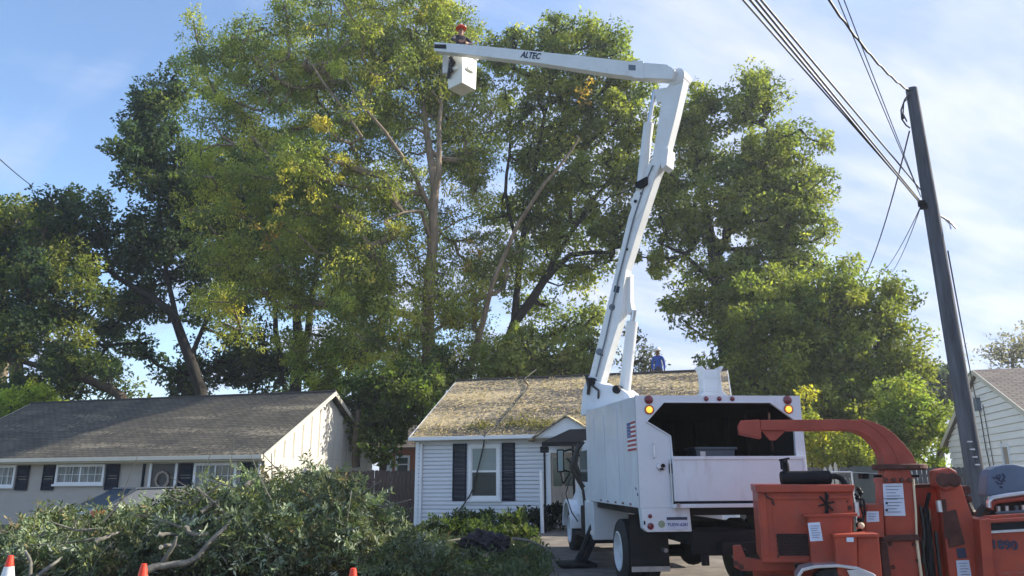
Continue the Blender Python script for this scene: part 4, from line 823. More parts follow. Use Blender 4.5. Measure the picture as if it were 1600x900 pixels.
hb2.tube([cpos+Vector((0, -.01, -.12)), cpos+Vector((.005, -.01, .12))], .012, 6).build('hood_latch', 'black_steel', hood, world=True)
# black muffler and stack
m0, m1 = atC(1220, 747, 8.75), atC(1298, 746, 8.75)
mu = MB().lathe([(.05, -.01), (.074, .0), (.078, .02), (.078, .50), (.074, .53), (.05, .545)], m0, m1-m0, 20).build('muffler', 'black_steel', ch, world=True, smooth=True)
a0 = atC(1229, 742, 8.75); MB().tube([a0, a0+Vector((0, 0, .12)), a0+Vector((-.01, 0, .16))], [.04, .038, .036], 12).tube([a0+Vector((-.07, 0, .165)), a0+Vector((.05, 0, .185))], .012, 6).build('exhaust_stack', 'black_steel', mu, world=True)
MB().box(a0.x-.05, a0.x-.03, 8.70, 8.80, a0.z+.06, a0.z+.17).build('rain_cap', 'black_steel', mu, world=True)
MB().tube([atC(x, y, 8.75) for x, y in ((1296, 745), (1306, 744), (1315, 748), (1320, 757), (1320, 764))], .033, 10).build('exhaust_pipe', 'black_steel', mu, world=True, smooth=True)
for x in (1224, 1292): px([(x-3, 750), (x+3, 750), (x+3, 762), (x-3, 762)], 8.7, .1, 'muffler_bracket', 'black_steel', mu, bevel=0)
# tank, battery box, side fittings
px([(1262, 805), (1331, 803), (1332, 900), (1270, 900)], YC-.16, .155, 'fuel_tank', bevel=.015); px([(1256, 804), (1340, 802), (1340, 807), (1257, 808)], YC-.18, .2, 'tank_lip', bevel=.004)
st_ = px([(1262, 817), (1281, 816), (1286, 845), (1266, 846)], YC-.164, .003, 'sticker', 'paper', ch, bevel=0, label='white notice sticker with fine print on the orange tank')
mb = MB()
for k in range(6): a, b = atC(1266+k*.6, 822+k*3.6, YC-.166), atC(1280+k*.7-(k % 3)*2, 821.6+k*3.6, YC-.166); mb.tube([a, b], .0032, 4)
mb.build('sticker_print', 'ink_blue', st_, world=True, kind='stuff')
bat = px([(1304, 839), (1339, 838), (1341, 905), (1309, 905)], YC-.36, .34, 'battery_box', bevel=.012); px([(1302, 835), (1374, 834), (1374, 839.5), (1303, 840)], YC-.37, .36, 'box_lid', bevel=.006)
px([(1339, 838), (1373, 838), (1379, 905), (1341, 905)], YC-.30, .50, 'side_cabinet', bevel=.012)
px([(1323, 840), (1334, 840), (1334, 847), (1323, 847)], YC-.385, .02, 'box_latch', 'paper', bat, bevel=.004)
px([(1354, 789), (1380, 788), (1382, 840), (1351, 840)], 8.55, .5, 'control_panel', bevel=.01); px([(1354, 799), (1373, 799), (1374, 815), (1354, 816)], 8.545, .004, 'sticker', 'paper', ch, bevel=0, label='small white sticker left of the column')
mb = MB()
for k in range(3): a, b = atC(1357, 803+k*4, 8.543), atC(1370-k*2, 803+k*4, 8.543); mb.tube([a, b], .0032, 4)
mb.build('sticker_print', 'ink_blue', ch, world=True, kind='stuff')
MB().tube([atC(1337, 785, 8.3), atC(1339, 806, 8.3)], .03, 12).build('sight_glass', 'aluminium', ch, world=True, smooth=True)
mb = MB()
for (x, y) in ((1342, 765), (1345, 770), (1340, 778), (1343, 812), (1341, 820), (1345, 790)): c_ = atC(x, y, 8.32); mb.lathe([(.018, -.02), (.026, 0), (.018, .02)], c_, (1, .3, .2), 8)
mb.tube([atC(x, y, 8.34) for x, y in ((1339, 760), (1345, 770), (1344, 790), (1349, 806), (1344, 826), (1332, 838))], .011, 6).tube([atC(x, y, 8.4) for x, y in ((1335, 772), (1350, 782), (1351, 800), (1343, 836))], .012, 6).build('fitting', 'black_steel', ch, world=True, smooth=True)
MB().lathe([(.03, 0), (.035, .02), (.02, .04)], atC(1345, 821, 8.25), -CN, 10).build('fuel_cap', 'cut_wood', ch, world=True)
for (x, y) in ((1207, 786), (1324, 784), (1326, 870), (1216, 870)): MB().lathe([(.012, 0), (.009, .01)], atC(x, y, YC-.007), -CN, 6).build('bolt', 'rust_dark', hood, world=True)
for y in (790, 862): px([(1325, y), (1331, y), (1331, y+7), (1325, y+7)], YC-.02, .015, 'hinge', 'rust_dark', hood, bevel=0)
MB().tube([atC(x, y, YC-.03) for x, y in ((1196, 770), (1198, 776), (1206, 780), (1210, 790))], .008, 6).build('hood_cable', 'cable', hood, world=True)
# discharge column, collar, chute
col_ = px([(1380, 752), (1426, 750), (1432, 838), (1383, 839)], 8.72, .46, 'discharge_column', bevel=.012)
px([(1378, 747), (1427, 745), (1429, 752), (1379, 754)], 8.70, .5, 'column_lip', bevel=.004)
for k in range(4): c_ = atC(1384+k*12.5, 750, 8.69); MB().lathe([(.026, 0), (.022, .025)], c_, -CN, 8).build('bolt', 'rust_dark', col_, world=True)
pg = px([(1379.5, 756), (1410.5, 755), (1415, 806), (1382, 806)], 8.712, .004, 'notice_panel', 'paper', ch, bevel=0, label='large white instruction panel on the orange column')
mb = MB()
for k in range(9):
    a, b = atC(1384+k*.3, 760+k*5, 8.709), atC(1408+k*.3-(k*7 % 5)*2.2, 759.8+k*5, 8.709); mb.tube([a, b], .0032, 4)
for y in (786, 797): c_ = atC(1385.5, y, 8.708); mb.lathe([(.014, 0), (.012, .002)], c_, -CN, 10)
a, b = atC(1381, 779, 8.708), atC(1412, 778.5, 8.708); mb.tube([a, b], .0032, 4); mb.build('panel_print', 'ink', pg, world=True, kind='stuff')
px([(1384, 733), (1422, 733), (1425, 748), (1381, 748)], 8.74, .40, 'chute_neck', bevel=.01)
cc1 = atC(1405, 729.5, 8.94); MB().lathe([(.27, -.035), (.285, -.02), (.285, .02), (.27, .03)], cc1, (0, 0, 1), 28).build('collar', 'rust_dark', ch, world=True)
for (x, y) in ((1366, 744), (1436, 744)): c_ = atC(x, y, 8.8); MB().box(c_.x-.03, c_.x+.05, 8.8, 8.9, c_.z-.03, c_.z+.03).tube([c_, c_+Vector((.1 if x < 1400 else -.1, .05, 0))], .014, 6).build('collar_clamp', 'black_steel', ch, world=True)
secs = []      # section: front-lower, front-upper, back-upper, back-lower
path = [((1382, 729), (1403, 728), .40), ((1381, 716), (1400, 713), .40), ((1377, 705), (1393, 700), .39), ((1369, 694), (1383, 685), .38), ((1359, 684), (1371, 673), .36), ((1348, 677), (1357, 664), .34), ((1334, 671.8), (1343, 656.5), .31), ((1310, 671.5), (1312, 655.5), .28), ((1250, 672), (1250, 655.8), .27), ((1188, 672.5), (1188, 656.3), .26)]
for (l, u, dpt) in path:
    a, b = atC(*l, 8.76), atC(*u, 8.76); dd = CN*dpt; secs.append([a, b, b+dd, a+dd])
chute = MB().loft(secs).build('chute', 'orange_chute', ch, world=True, bevel=.006)
out_s = []
for i, (l, u, dpt) in enumerate(path[:7]):
    b = atC(*u, 8.757); c_ = b+CN*(dpt+.004); nrm_ = (atC(*u, 8.757)-atC(*l, 8.757)).normalized(); w_ = .19*(1-i/6.5)+.008
    out_s.append([b, b+nrm_*w_, c_+nrm_*w_, c_])
MB().loft(out_s).build('chute_back_plate', 'orange_chute', chute, world=True, bevel=.004)
nz_ = px([(1153, 664), (1157, 657), (1187, 655.5), (1190, 684.5), (1155, 677)], 8.72, .36, 'deflector', 'orange_chute', ch, bevel=.008)
px([(1190, 673), (1228, 673), (1212, 688), (1203, 688)], 8.8, .04, 'chute_bracket', 'orange_chute', ch, bevel=.003); MB().tube([atC(1201, 645, 8.8), atC(1201, 656, 8.8)], .008, 6).tube([atC(1206, 688, 8.8), atC(1208, 706, 8.8)], .006, 6).build('deflector_rod', 'rust_dark', ch, world=True)
# rotor housing and feed end
px([(1380, 838), (1436, 836), (1440, 844), (1379, 846)], 8.6, .6, 'housing_lip', 'rust_dark', ch, bevel=.004)
px([(1384, 845), (1432, 844), (1440, 910), (1390, 912)], 8.66, .6, 'rotor_housing', bevel=.012); px([(1376, 846), (1386, 846), (1394, 910), (1380, 910)], 8.5, .2, 'housing_flange', 'rust_dark', ch, bevel=.006)
for (x, y) in ((1392, 850), (1428, 851), (1434, 876), (1396, 886)): MB().lathe([(.022, 0), (.018, .02)], atC(x, y, 8.655), -CN, 6).build('bolt', 'rust_dark', ch, world=True)
px([(1427, 760), (1470, 758), (1482, 905), (1434, 905)], 9.02, .25, 'feed_side_plate', bevel=.01); px([(1427, 757), (1468, 756), (1468, 761), (1427, 762)], 8.98, .3, 'plate_lip', 'rust_dark', ch, bevel=.003)
MB().tube([atC(1427, 748, 8.7), atC(1431, 800, 8.7), atC(1432, 838, 8.7)], .012, 6).tube([atC(1432, 842, 8.64), atC(1440, 905, 8.64)], .016, 6).build('pipe', 'cut_wood', ch, world=True)
MB().tube([atC(1446, 795, 8.85), atC(1456, 905, 8.85)], .045, 12).tube([atC(1452, 770, 8.85), atC(1446, 797, 8.85)], .022, 8).build('feed_cylinder', 'black_steel', ch, world=True, smooth=True)
MB().tube([atC(1440, 845, 8.8), atC(1449, 905, 8.8)], .014, 6).tube([atC(1462, 830, 8.8), atC(1470, 905, 8.8)], .02, 6).tube([atC(1438, 790, 8.8), atC(1444, 830, 8.8), atC(1442, 880, 8.8)], .018, 6).build('hose', 'hose_black', ch, world=True, smooth=True)
arm = px([(1468, 750), (1494, 745), (1503, 760), (1524, 820), (1548, 905), (1484, 905), (1474, 830)], 8.72, .16, 'lift_arm', bevel=.012)
px([(1476, 800), (1494, 796), (1508, 850), (1484, 856)], 8.70, .022, 'arm_pocket', 'rust_dark', arm, bevel=.006)
px([(1524, 812), (1545, 826), (1548, 905), (1541, 905)], 8.85, .10, 'arm_web', 'rust_dark', ch, bevel=.006)
kn = px([(1463, 735), (1484, 730), (1496, 737), (1498, 762), (1478, 768), (1466, 760)], 8.62, .34, 'knuckle', 'orange_chute', ch, bevel=.02)
for (x, y) in ((1474, 750), (1489, 750)): MB().lathe([(.075, 0), (.075, .02), (.05, .03)], atC(x, y, 8.62), -CN, 16).build('knuckle_pin', 'rust_dark', kn, world=True)
c_ = atC(1466, 782, 8.7); MB().lathe([(.03, 0), (.03, .12)], c_, (0, 0, -1), 10).build('spring_can', 'aluminium', ch, world=True)
px([(1472, 780), (1478, 780), (1484, 840), (1477, 842)], 8.70, .02, 'arm_rib', 'rust_dark', arm, bevel=.002)
sq = px([(1494, 857), (1508, 856), (1511, 871), (1497, 873)], 8.712, .006, 'sticker', 'ink', arm, bevel=0, label='black square decal on the orange arm')
sw = px([(1494, 876), (1514, 875), (1519, 905), (1497, 905)], 8.712, .006, 'sticker', 'paper', arm, bevel=0, label='white notice below the black decal')
mb = MB()
for k in range(5): a, b = atC(1498+k, 880+k*4.4, 8.709), atC(1511+k-(k % 2)*3, 880+k*4.4, 8.709); mb.tube([a, b], .0032, 4)
mb.build('sticker_print', 'ink', sw, world=True, kind='stuff')
for (x, y, r) in ((1508, 766, .05), (1512, 780, .035), (1507, 790, .04), (1513, 798, .03)): MB().lathe([(r, -.03), (r, .03)], atC(x, y, 9.0), (.3, -1, 0), 10).build('gear', 'rust_dark', ch, world=True)
# feed hopper at the right end
px([(1530, 812), (1540, 806), (1780, 790), (1800, 920), (1548, 920)], 8.55, .06, 'hopper_panel', bevel=.01)
px([(1530, 812), (1548, 810), (1556, 920), (1538, 920)], 8.50, .6, 'hopper_side', bevel=.01)
px([(1546, 812), (1780, 796), (1780, 802), (1548, 817)], 8.50, .7, 'hopper_rim', 'orange_chute', ch, bevel=.004)
px([(1549, 818), (1780, 804), (1780, 816), (1550, 830)], 8.53, .015, 'hopper_slot', 'black_steel', ch, bevel=0)
px([(1549, 829.5), (1780, 816), (1780, 820), (1549, 833.5)], 8.50, .045, 'slot_trim', 'aluminium', ch, bevel=.002)
lc = (atC(1569, 852, 8.544)); text_on('1890', .125, 'hopper_number', 'ink', ch, Matrix.Translation(lc-CN*.006) @ Matrix.Rotation(-PSI, 4, 'Z') @ Matrix.Rotation(.03, 4, 'Y') @ Matrix.Rotation(math.pi/2, 4, 'X'), .002, world=True)
px([(1558, 895), (1780, 880), (1780, 884), (1560, 899)], 8.54, .01, 'panel_fold', 'orange_chute', ch, bevel=.002)
# grey rounded cover with black scrawled emblem
pts = [(1545, 775)]+[(1545+(1-math.cos(a_))*39*1.0, 775-47*(math.sin(a_)**.55)) for a_ in [i*math.pi/16 for i in range(1, 16)]]+[(1623, 768)]
gh = px([(1541, 776), (1543, 744), (1548, 734), (1558, 728.5), (1572, 725.5), (1586, 725.5), (1602, 729), (1625, 738), (1660, 752), (1700, 768)], 8.95, .30, 'feed_cover', 'hood_grey', ch, bevel=.02)
mb = MB()
for pl_ in ([(1551, 745), (1554, 748), (1557, 743), (1559, 749)], [(1560, 741), (1563, 744), (1561, 750), (1565, 753), (1568, 748)], [(1566, 740), (1570, 744), (1568, 750), (1571, 752)], [(1556, 752), (1561, 756), (1567, 755)], [(1562, 760), (1567, 762)]): mb.tube([atC(x, y, 8.947) for x, y in pl_], .009, 5)
mb.build('emblem', 'ink', gh, world=True, kind='stuff')
MB().tube([atC(x, y, 8.8) for x, y in ((1545, 793), (1545, 784), (1551, 778), (1575, 774), (1640, 766), (1700, 760))], .026, 8).build('roller_guard', 'aluminium', ch, world=True, smooth=True)
MB().tube([atC(x, y, 8.84) for x, y in ((1548, 796), (1549, 788), (1556, 783), (1600, 778), (1700, 768))], .03, 8).build('guard_band', 'orange_chute', ch, world=True, smooth=True)
px([(1544, 786), (1700, 776), (1700, 812), (1546, 815)], 9.25, .1, 'feed_opening', 'black_steel', ch, bevel=0)
for k, x in enumerate((1560, 1573, 1588, 1598)): MB().tube([atC(x, 791-k*.6, 9.0), atC(x+1, 806-k*.6, 9.0)], [.022, .016, .018, .02][k] and .018, 8).build('feed_bar', ('chrome', 'aluminium', 'grey_plastic', 'chrome')[k], ch, world=True)
MB().tube([atC(1556, 802, 8.95), atC(1700, 792, 8.95)], .016, 6).build('feed_shaft', 'grey_plastic', ch, world=True)
mb = MB().tube([atC(x, y, 9.3) for x, y in ((1506, 778), (1515, 800), (1530, 808), (1542, 800))], .06, 8).tube([atC(x, y, 9.1) for x, y in ((1540, 792), (1528, 806), (1530, 830))], .05, 8); mb.build('feed_hose', 'hose_black', ch, world=True, smooth=True)
# drawbar, frame, fender, wheels
px([(1145, 853), (1158, 852), (1166, 872), (1200, 877), (1240, 877), (1244, 892), (1190, 893), (1158, 892), (1147, 886)], YC+.25, .12, 'drawbar', bevel=.008)
for (x, y) in ((1150, 880), (1158, 886)): MB().lathe([(.03, 0), (.025, .03)], atC(x, y, YC+.25), -CN, 8).build('drawbar_bolt', 'rust_dark', ch, world=True)
fa = atC(1180, 884, YC+.35)
for v_ in (.0, .75): q0 = fa+CN*v_; MB().prism([q0+Vector((0, 0, .50-q0.z)), q0+Vector((0, 0, .40-q0.z)), q0+CU*3.4+Vector((0, 0, .40-q0.z)), q0+CU*3.4+Vector((0, 0, .50-q0.z))], CN*.12).build('frame', OR, ch, world=True, bevel=.01)
MB().tube([atC(1160, 892, YC+.3), Vector((2.45, YC+.3, .02))], .035, 8).build('jack', 'black_steel', ch, world=True)
fc = atC(1308, 880, 7.85); fc.z = 0
def CP(u, v, z): return fc+CU*u+CN*v+Vector((0, 0, z))
fo = [(-.41, -.35), (-.39, -.08), (-.34, -.01), (-.22, .02), (.0, .035), (.18, .015), (.33, -.05), (.38, -.12), (.44, -.35)]; zf = .675
fen = MB().loft([[CP(x, v, zf+z) for x, z in fo]+[CP(x*.955, v, zf+z-.03) for x, z in fo[::-1]] for v in (-.02, .30)]).build('fender', 'aluminium', ch, world=True, bevel=.006)
MB().prism([CP(.08, -.025, zf-.02), CP(.20, -.025, zf-.01), CP(.33, -.025, zf-.07), CP(.42, -.025, zf-.34), CP(.2, -.025, zf-.34)], CN*.02).build('fender_skirt', 'aluminium', fen, world=True, bevel=.004)
for k, v in enumerate((.03, 1.5)):
    wq = MB().lathe([(.17, .09), (.2, 0), (.31, .015), (.335, .04), (.335, .18), (.31, .205), (.2, .22)], CP(0, v, .335), CN, 26).build('wheel', 'rubber', ch, world=True, smooth=True)
    MB().lathe([(.2, 0), (.19, .01), (.17, .05), (.06, .04), (.05, -.0), (.01, -.01)], CP(0, v-.004, .335), CN, 20, cap0=False).build('rim', 'rim_white', wq, world=True, smooth=True)

# ------------------------------------------------------------------ traffic cones
def cone(P_, label):
    t = thing('traffic_cone', label, 'traffic cone', P_, random.uniform(0, 1.5), 'traffic cones along the verge'); 
    box('base', 'rubber', t, -.18, .18, -.18, .18, 0, .03, .006)
    r = lambda z: .13*(1-(z-.03)/.72)+.022
    for nm, m, a, b in (('body', 'cone_orange', .03, .30), ('body', 'cone_orange', .42, .47), ('body', 'cone_orange', .60, .72)): MB().lathe([(r(a), a), (r(b), b)]+([(r(b)*.55, b+.004), (r(b)*.5, b-.06)] if b > .7 else []), (0, 0, 0), (0, 0, 1), 24).build(nm, m, t, smooth=True)
    for a, b in ((.30, .42), (.47, .60)): MB().lathe([(r(a)+.002, a), (r(b)+.002, b)], (0, 0, 0), (0, 0, 1), 24).build('reflective_band', 'cone_white', t, smooth=True)
for (x, y, lab) in ((17, 868, 'orange and white traffic cone at the left edge before the pile'), (225, 881, 'orange and white traffic cone in front of the bare forked limb'), (552, 888, 'orange traffic cone tip showing at the bottom below the brush pile right end')):
    d = ray(x, y); q = O+d*((.72-CAMH)/d.z); cone((q.x, q.y, 0), lab)

# ------------------------------------------------------------------ dark parked car half hidden by the brush
ca = atY(150, 800, 19.6); cf = Vector((.62, .78, 0)); yaw_c = math.atan2(cf.y, cf.x)
car = thing('parked_car', 'dark blue car parked behind the brush pile', 'car', (ca.x, 19.6, -.05), yaw_c)
# local: x forward from the rear, y left, rear right corner at origin
prof = [(0.0, .35), (-.02, .62), (.04, .95), (.25, 1.02), (1.05, 1.40), (1.4, 1.46), (2.4, 1.45), (3.25, 1.02), (4.3, .88), (4.5, .62), (4.5, .32), (3.9, .28), (.6, .28)]
sec = []
for y_, k in ((.06, .0), (.0, 0), (1.72, 0), (1.66, 0)): pass
body = [p for p in prof if p[1] < 1.03]
MB().loft([[(x, .0, z) for x, z in body], [(x, 1.72, z) for x, z in body]]).build('body', 'car_paint', car, bevel=.05)
MB().loft([[(.22, .06, 1.0), (3.28, .06, 1.0), (3.28, 1.66, 1.0), (.22, 1.66, 1.0)], [(1.02, .22, 1.40), (2.42, .22, 1.42), (2.42, 1.50, 1.42), (1.02, 1.50, 1.40)]]).build('greenhouse', 'car_glass', car, bevel=.02)
MB().prism([(1.0, .2, 1.40), (2.44, .2, 1.42), (2.44, 1.52, 1.42), (1.0, 1.52, 1.40)], (0, 0, .05)).build('roof', 'car_paint', car, bevel=.02)
for y_ in (.03, 1.69):
    for (xa, xb) in ((.30, 1.06), (3.2, 2.4)): MB().tube([(xa, y_, 1.01), (xb, .22 if y_ < 1 else 1.5, 1.41)], .035, 6).build('pillar', 'car_paint', car)
box('tail_light', 'tail_red', car, -.05, .25, -.02, .22, .72, .90, .02); box('tail_light', 'red_lens', car, -.05, .25, 1.50, 1.74, .70, .86, .02)
box('rear_bumper', 'car_paint', car, -.12, .1, .04, 1.68, .35, .56, .03); box('number_plate', 'plate', car, -.045, -.02, .70, 1.02, .66, .80)
for x_ in (.85, 3.65):
    for y_, sd_ in ((.22, -1), (1.5, 1)):
        ww = MB().lathe([(.2, 0), (.3, .01), (.32, .03), (.32, .2), (.2, .22)], (x_, y_, .32), (0, sd_, 0), 20).build('wheel', 'rubber', car, smooth=True); MB().lathe([(.2, .222), (.16, .19), (.02, .2)], (x_, y_, .32), (0, sd_, 0), 16, cap0=False).build('rim', 'chrome', ww)

# ------------------------------------------------------------------ people
def person(label, loc, rz, J, sections, helmet, hatmat, skin='skin_mid'):
    """J: joints name -> (x,y,z,r,parent); one continuous skinned body, coloured by region"""
    t = thing('person', label, 'person', loc, rz)
    names = list(J); me = bpy.data.meshes.new('body'); me.from_pydata([J[n_][:3] for n_ in names], [(names.index(J[n_][4]), i) for i, n_ in enumerate(names) if J[n_][4]], [])
    o = bpy.data.objects.new('body', me); C.objects.link(o); sm = o.modifiers.new('skin', 'SKIN'); sm.use_smooth_shade = True
    for i, n_ in enumerate(names): v = me.skin_vertices[0].data[i]; r = J[n_][3]; v.radius = (r, r) if not isinstance(r, tuple) else r; v.use_root = (n_ == 'pelvis')
    ss = o.modifiers.new('sub', 'SUBSURF'); ss.levels = 2; ss.render_levels = 2; bpy.context.view_layer.update()
    ev = bpy.data.meshes.new_from_object(o.evaluated_get(bpy.context.evaluated_depsgraph_get())); bpy.data.objects.remove(o)
    mats = list(dict.fromkeys([s[1] for s in sections])); ev.materials.clear()
    for m_ in mats: ev.materials.append(M[m_])
    sec_of = {}
    for n_ in names:
        for pre, m_ in sections:
            if n_.startswith(pre): sec_of[n_] = mats.index(m_); break
    pos = [(Vector(J[n_][:3]), sec_of.get(n_, 0)) for n_ in names]
    for p in ev.polygons: c_ = p.center; p.material_index = min(pos, key=lambda q: (q[0]-c_).length_squared)[1]; p.use_smooth = True
    b = bpy.data.objects.new('body', ev); C.objects.link(b); b.parent = t
    hd = Vector(J['head'][:3]); 
    MB().lathe([(.132, -.01), (.128, .0), (.125, .05), (.105, .10), (.06, .135), (.01, .145)], hd+Vector((0, 0, .045)), (0, .05, 1), 20).prism([hd+Vector((math.cos(a_)*.15, -.03+math.sin(a_)*.17, .05)) for a_ in [k*math.pi/8 for k in range(16)]], (0, 0, .012)).build('hard_hat', hatmat, t, smooth=True)
    for sx in (-1, 1):
        MB().lathe([(.004, 0), (.012, .008), (.004, .016)], hd+Vector((sx*.035, -.098, .015)), (0, -1, 0), 8).build('eye', 'black_steel', t)
        MB().lathe([(.01, 0), (.03, .01), (.01, .02)], hd+Vector((sx*.088, 0, .0)), (sx, 0, 0), 8).build('ear', skin, t)
    MB().prism([hd+Vector((-.02, -.09, -.03)), hd+Vector((.02, -.09, -.03)), hd+Vector((0, -.09, .03))], (0, -.03, -.005)).build('nose', skin, t)
    return t
def hand(J, side, w, d):
    """palm, four fingers of different length, thumb"""
    wv = Vector(w); d = Vector(d).normalized(); s = d.cross(Vector((0, 1, .2))).normalized(); c = d.cross(s)
    J[f'hand_{side}_palm'] = (*(wv+d*.07), (.038, .02), f'wrist_{side}')
    for k, (o_, l) in enumerate(((-.027, .068), (-.009, .078), (.009, .072), (.027, .058))):
        a = wv+d*.10+s*o_; J[f'hand_{side}_f{k}a'] = (*a, .010, f'hand_{side}_palm'); b = a+d*l*.55+c*.01; J[f'hand_{side}_f{k}b'] = (*b, .009, f'hand_{side}_f{k}a'); J[f'hand_{side}_f{k}c'] = (*(b+d*l*.35+c*.03), .007, f'hand_{side}_f{k}b')
    a = wv+d*.045-s*.04; J[f'hand_{side}_t0'] = (*a, .011, f'hand_{side}_palm'); J[f'hand_{side}_t1'] = (*(a+d*.035-s*.015+c*.01), .009, f'hand_{side}_t0')
def standing(arms):
    J = {'pelvis': (0, 0, .95, (.15, .11), None), 'torso_waist': (0, .0, 1.08, (.14, .10), 'pelvis'), 'torso_chest': (0, .01, 1.28, (.165, .12), 'torso_waist'), 'torso_top': (0, .01, 1.41, (.13, .10), 'torso_chest'),
         'neck': (0, 0, 1.50, .055, 'torso_top'), 'head': (0, -.015, 1.62, (.082, .095), 'neck'), 'head_top': (0, -.01, 1.70, (.07, .08), 'head')}
    for s, sx in (('l', -1), ('r', 1)):
        sh, el, wr_ = arms[s]
        J[f'arm_{s}_sh'] = (*sh, .065, 'torso_top'); J[f'arm_{s}_el'] = (*el, .05, f'arm_{s}_sh'); J[f'arm_{s}_cuff'] = (*(Vector(el).lerp(Vector(wr_), .85)), .038, f'arm_{s}_el'); J[f'wrist_{s}'] = (*wr_, .028, f'arm_{s}_cuff')
        hand(J, s, wr_, Vector(wr_)-Vector(el))
        J[f'leg_{s}_hip'] = (sx*.10, 0, .86, .095, 'pelvis'); J[f'leg_{s}_knee'] = (sx*.12, -.02, .48, .062, f'leg_{s}_hip'); J[f'leg_{s}_shin'] = (sx*.12, .01, .28, .058, f'leg_{s}_knee'); J[f'boot_{s}_ankle'] = (sx*.12, .02, .10, .05, f'leg_{s}_shin'); J[f'boot_{s}_toe'] = (sx*.13, -.16, .045, .042, f'boot_{s}_ankle')
    return J
hw_ = atY(1027, 543, 29.15); fz_ = hw_.z-1.80
J = standing({'l': ((-.18, .0, 1.39), (-.235, .0, 1.12), (-.22, -.08, .88)), 'r': ((.18, 0, 1.39), (.24, .02, 1.12), (.23, -.05, .87))})
person('worker in blue long sleeve shirt and white hard hat standing behind the roof ridge', (hw_.x, 29.15, fz_), -.25, J, [('torso', 'blue_shirt'), ('arm', 'blue_shirt'), ('pelvis', 'trousers'), ('leg', 'trousers'), ('boot', 'boots'), ('neck', 'skin_dark'), ('head', 'skin_dark'), ('wrist', 'skin_dark'), ('hand', 'skin_dark')], True, 'hat_white', 'skin_dark')
bh_ = BP(712, 46, .42)
J = standing({'l': ((-.19, -.02, 1.38), (-.30, -.20, 1.17), (-.12, -.36, 1.08)), 'r': ((.19, -.02, 1.38), (.28, -.18, 1.15), (.10, -.34, 1.06))})
person('worker in dark shirt and orange hard hat riding in the raised bucket', (bc.x-.05, bc.y+.0, bh_.z-1.79), .35, J, [('torso', 'shirt_dark'), ('arm', 'shirt_dark'), ('pelvis', 'trousers'), ('leg', 'trousers'), ('boot', 'boots'), ('neck', 'skin_mid'), ('head', 'skin_mid'), ('wrist', 'skin_mid'), ('hand', 'skin_mid')], True, 'hat_orange')

# ------------------------------------------------------------------ brush pile
bp_ = thing('brush_pile', 'big heap of freshly cut leafy branches in front of the grey house', 'brush pile', (-4.2, 14.2, 0))
outl = [(18, 864), (50, 820), (75, 800), (110, 806), (150, 800), (200, 800), (255, 777), (330, 748), (400, 735), (470, 722), (540, 732), (575, 762), (598, 800), (620, 832), (650, 856), (690, 872)]
def topz(x, Y):
    xs_ = [o_[0] for o_ in outl]; y = np.interp(x, xs_, [o_[1] for o_ in outl]); return atY(x, float(y), Y).z
def sprays(O_, D_, nl, L, ll, lw, cols, w, rg=RG, jit=.14):
    n = len(O_); tint = np.clip(palette(n, cols, w, jit, rg), .004, 1); idx = np.repeat(np.arange(n), nl); f = np.tile((np.arange(nl)+.5)/nl, n); f = np.clip(f+rg.normal(0, .04, len(f)), 0.03, 1)
    D_ = unit(D_); side = unit(np.cross(D_, rg.normal(size=(n, 3)))); sg = np.tile(np.where(np.arange(nl) % 2, 1, -1), n)[:, None]
    P = O_[idx]+D_[idx]*(L[idx]*f)[:, None]; P[:, 2] -= (L[idx]*f*f)*.16
    rnd = unit(rg.normal(size=(len(idx), 3)))
    D = unit(side[idx]*sg*.8+D_[idx]*.65+rnd*.45); Nn = unit(np.cross(side[idx], D_[idx])+rnd*.6+np.array([0, 0, .3]))
    Ls = ll*(.6+.8*rg.random(len(idx))); return P, D, Nn, Ls, Ls*lw, np.clip(tint[idx]*(1+rg.normal(0, .14, (len(idx), 1))), .004, 1)
ns = 7200; u = RG.uniform(18, 690, ns); Yq = RG.uniform(12.3, 16.2, ns); Oo = np.zeros((ns, 3)); Dd = np.zeros((ns, 3))
off = np.array(bp_.location)
for i in range(ns):
    xx = u[i]; Yc = 14.0; hz = max(.15, topz(xx, Yc)); prof_ = max(0., 1-((Yq[i]-14.1)/2.15)**2)**.6
    zt__ = hz*prof_*(.86+.14*math.sin(xx*.09+Yq[i]*3)*math.cos(xx*.031)); zt__ = max(zt__, .08)
    hol = math.sin(xx*.055+Yq[i]*2.2)*math.sin(xx*.021-Yq[i]*1.4+zt__*3)
    f = RG.random()**.45*(1 if hol > -.35 else .72); p = atY(xx, 800, Yq[i]); Oo[i] = (p.x, Yq[i], zt__*f); Dd[i] = (RG.normal()*.85, RG.normal()*.7-.4, RG.normal()*.5+(.75 if RG.random() < .25 else .25))
pileL = cat([sprays(Oo-off, Dd, 20, RG.uniform(.28, .66, ns), .092, .30, [(.16, .205, .12), (.10, .145, .078), (.25, .30, .21), (.18, .20, .075), (.38, .42, .33), (.24, .19, .09)], [5, 4, 3, 4, 1.2, .8], jit=.3)])
pk_ = (1+.38*np.sin(pileL[0][:, 0]*2.1+pileL[0][:, 2]*4)*np.sin(pileL[0][:, 1]*1.9+pileL[0][:, 0]*.7))[:, None]; pileL[5] = np.clip(pileL[5]*pk_, .004, 1)
leaves('cut_foliage', *pileL, bp_, m='leaf_cut')
tw = MB(); off_v = Vector(off)
for i in range(0, ns, 9):
    a = Vector(Oo[i]-off); b = a+Vector(unit(Dd[i:i+1])[0])*.5; tw.tube([a-(b-a)*.6, a, b+Vector((0, 0, -.06))], [.012, .009, .004], 4, cap=False)
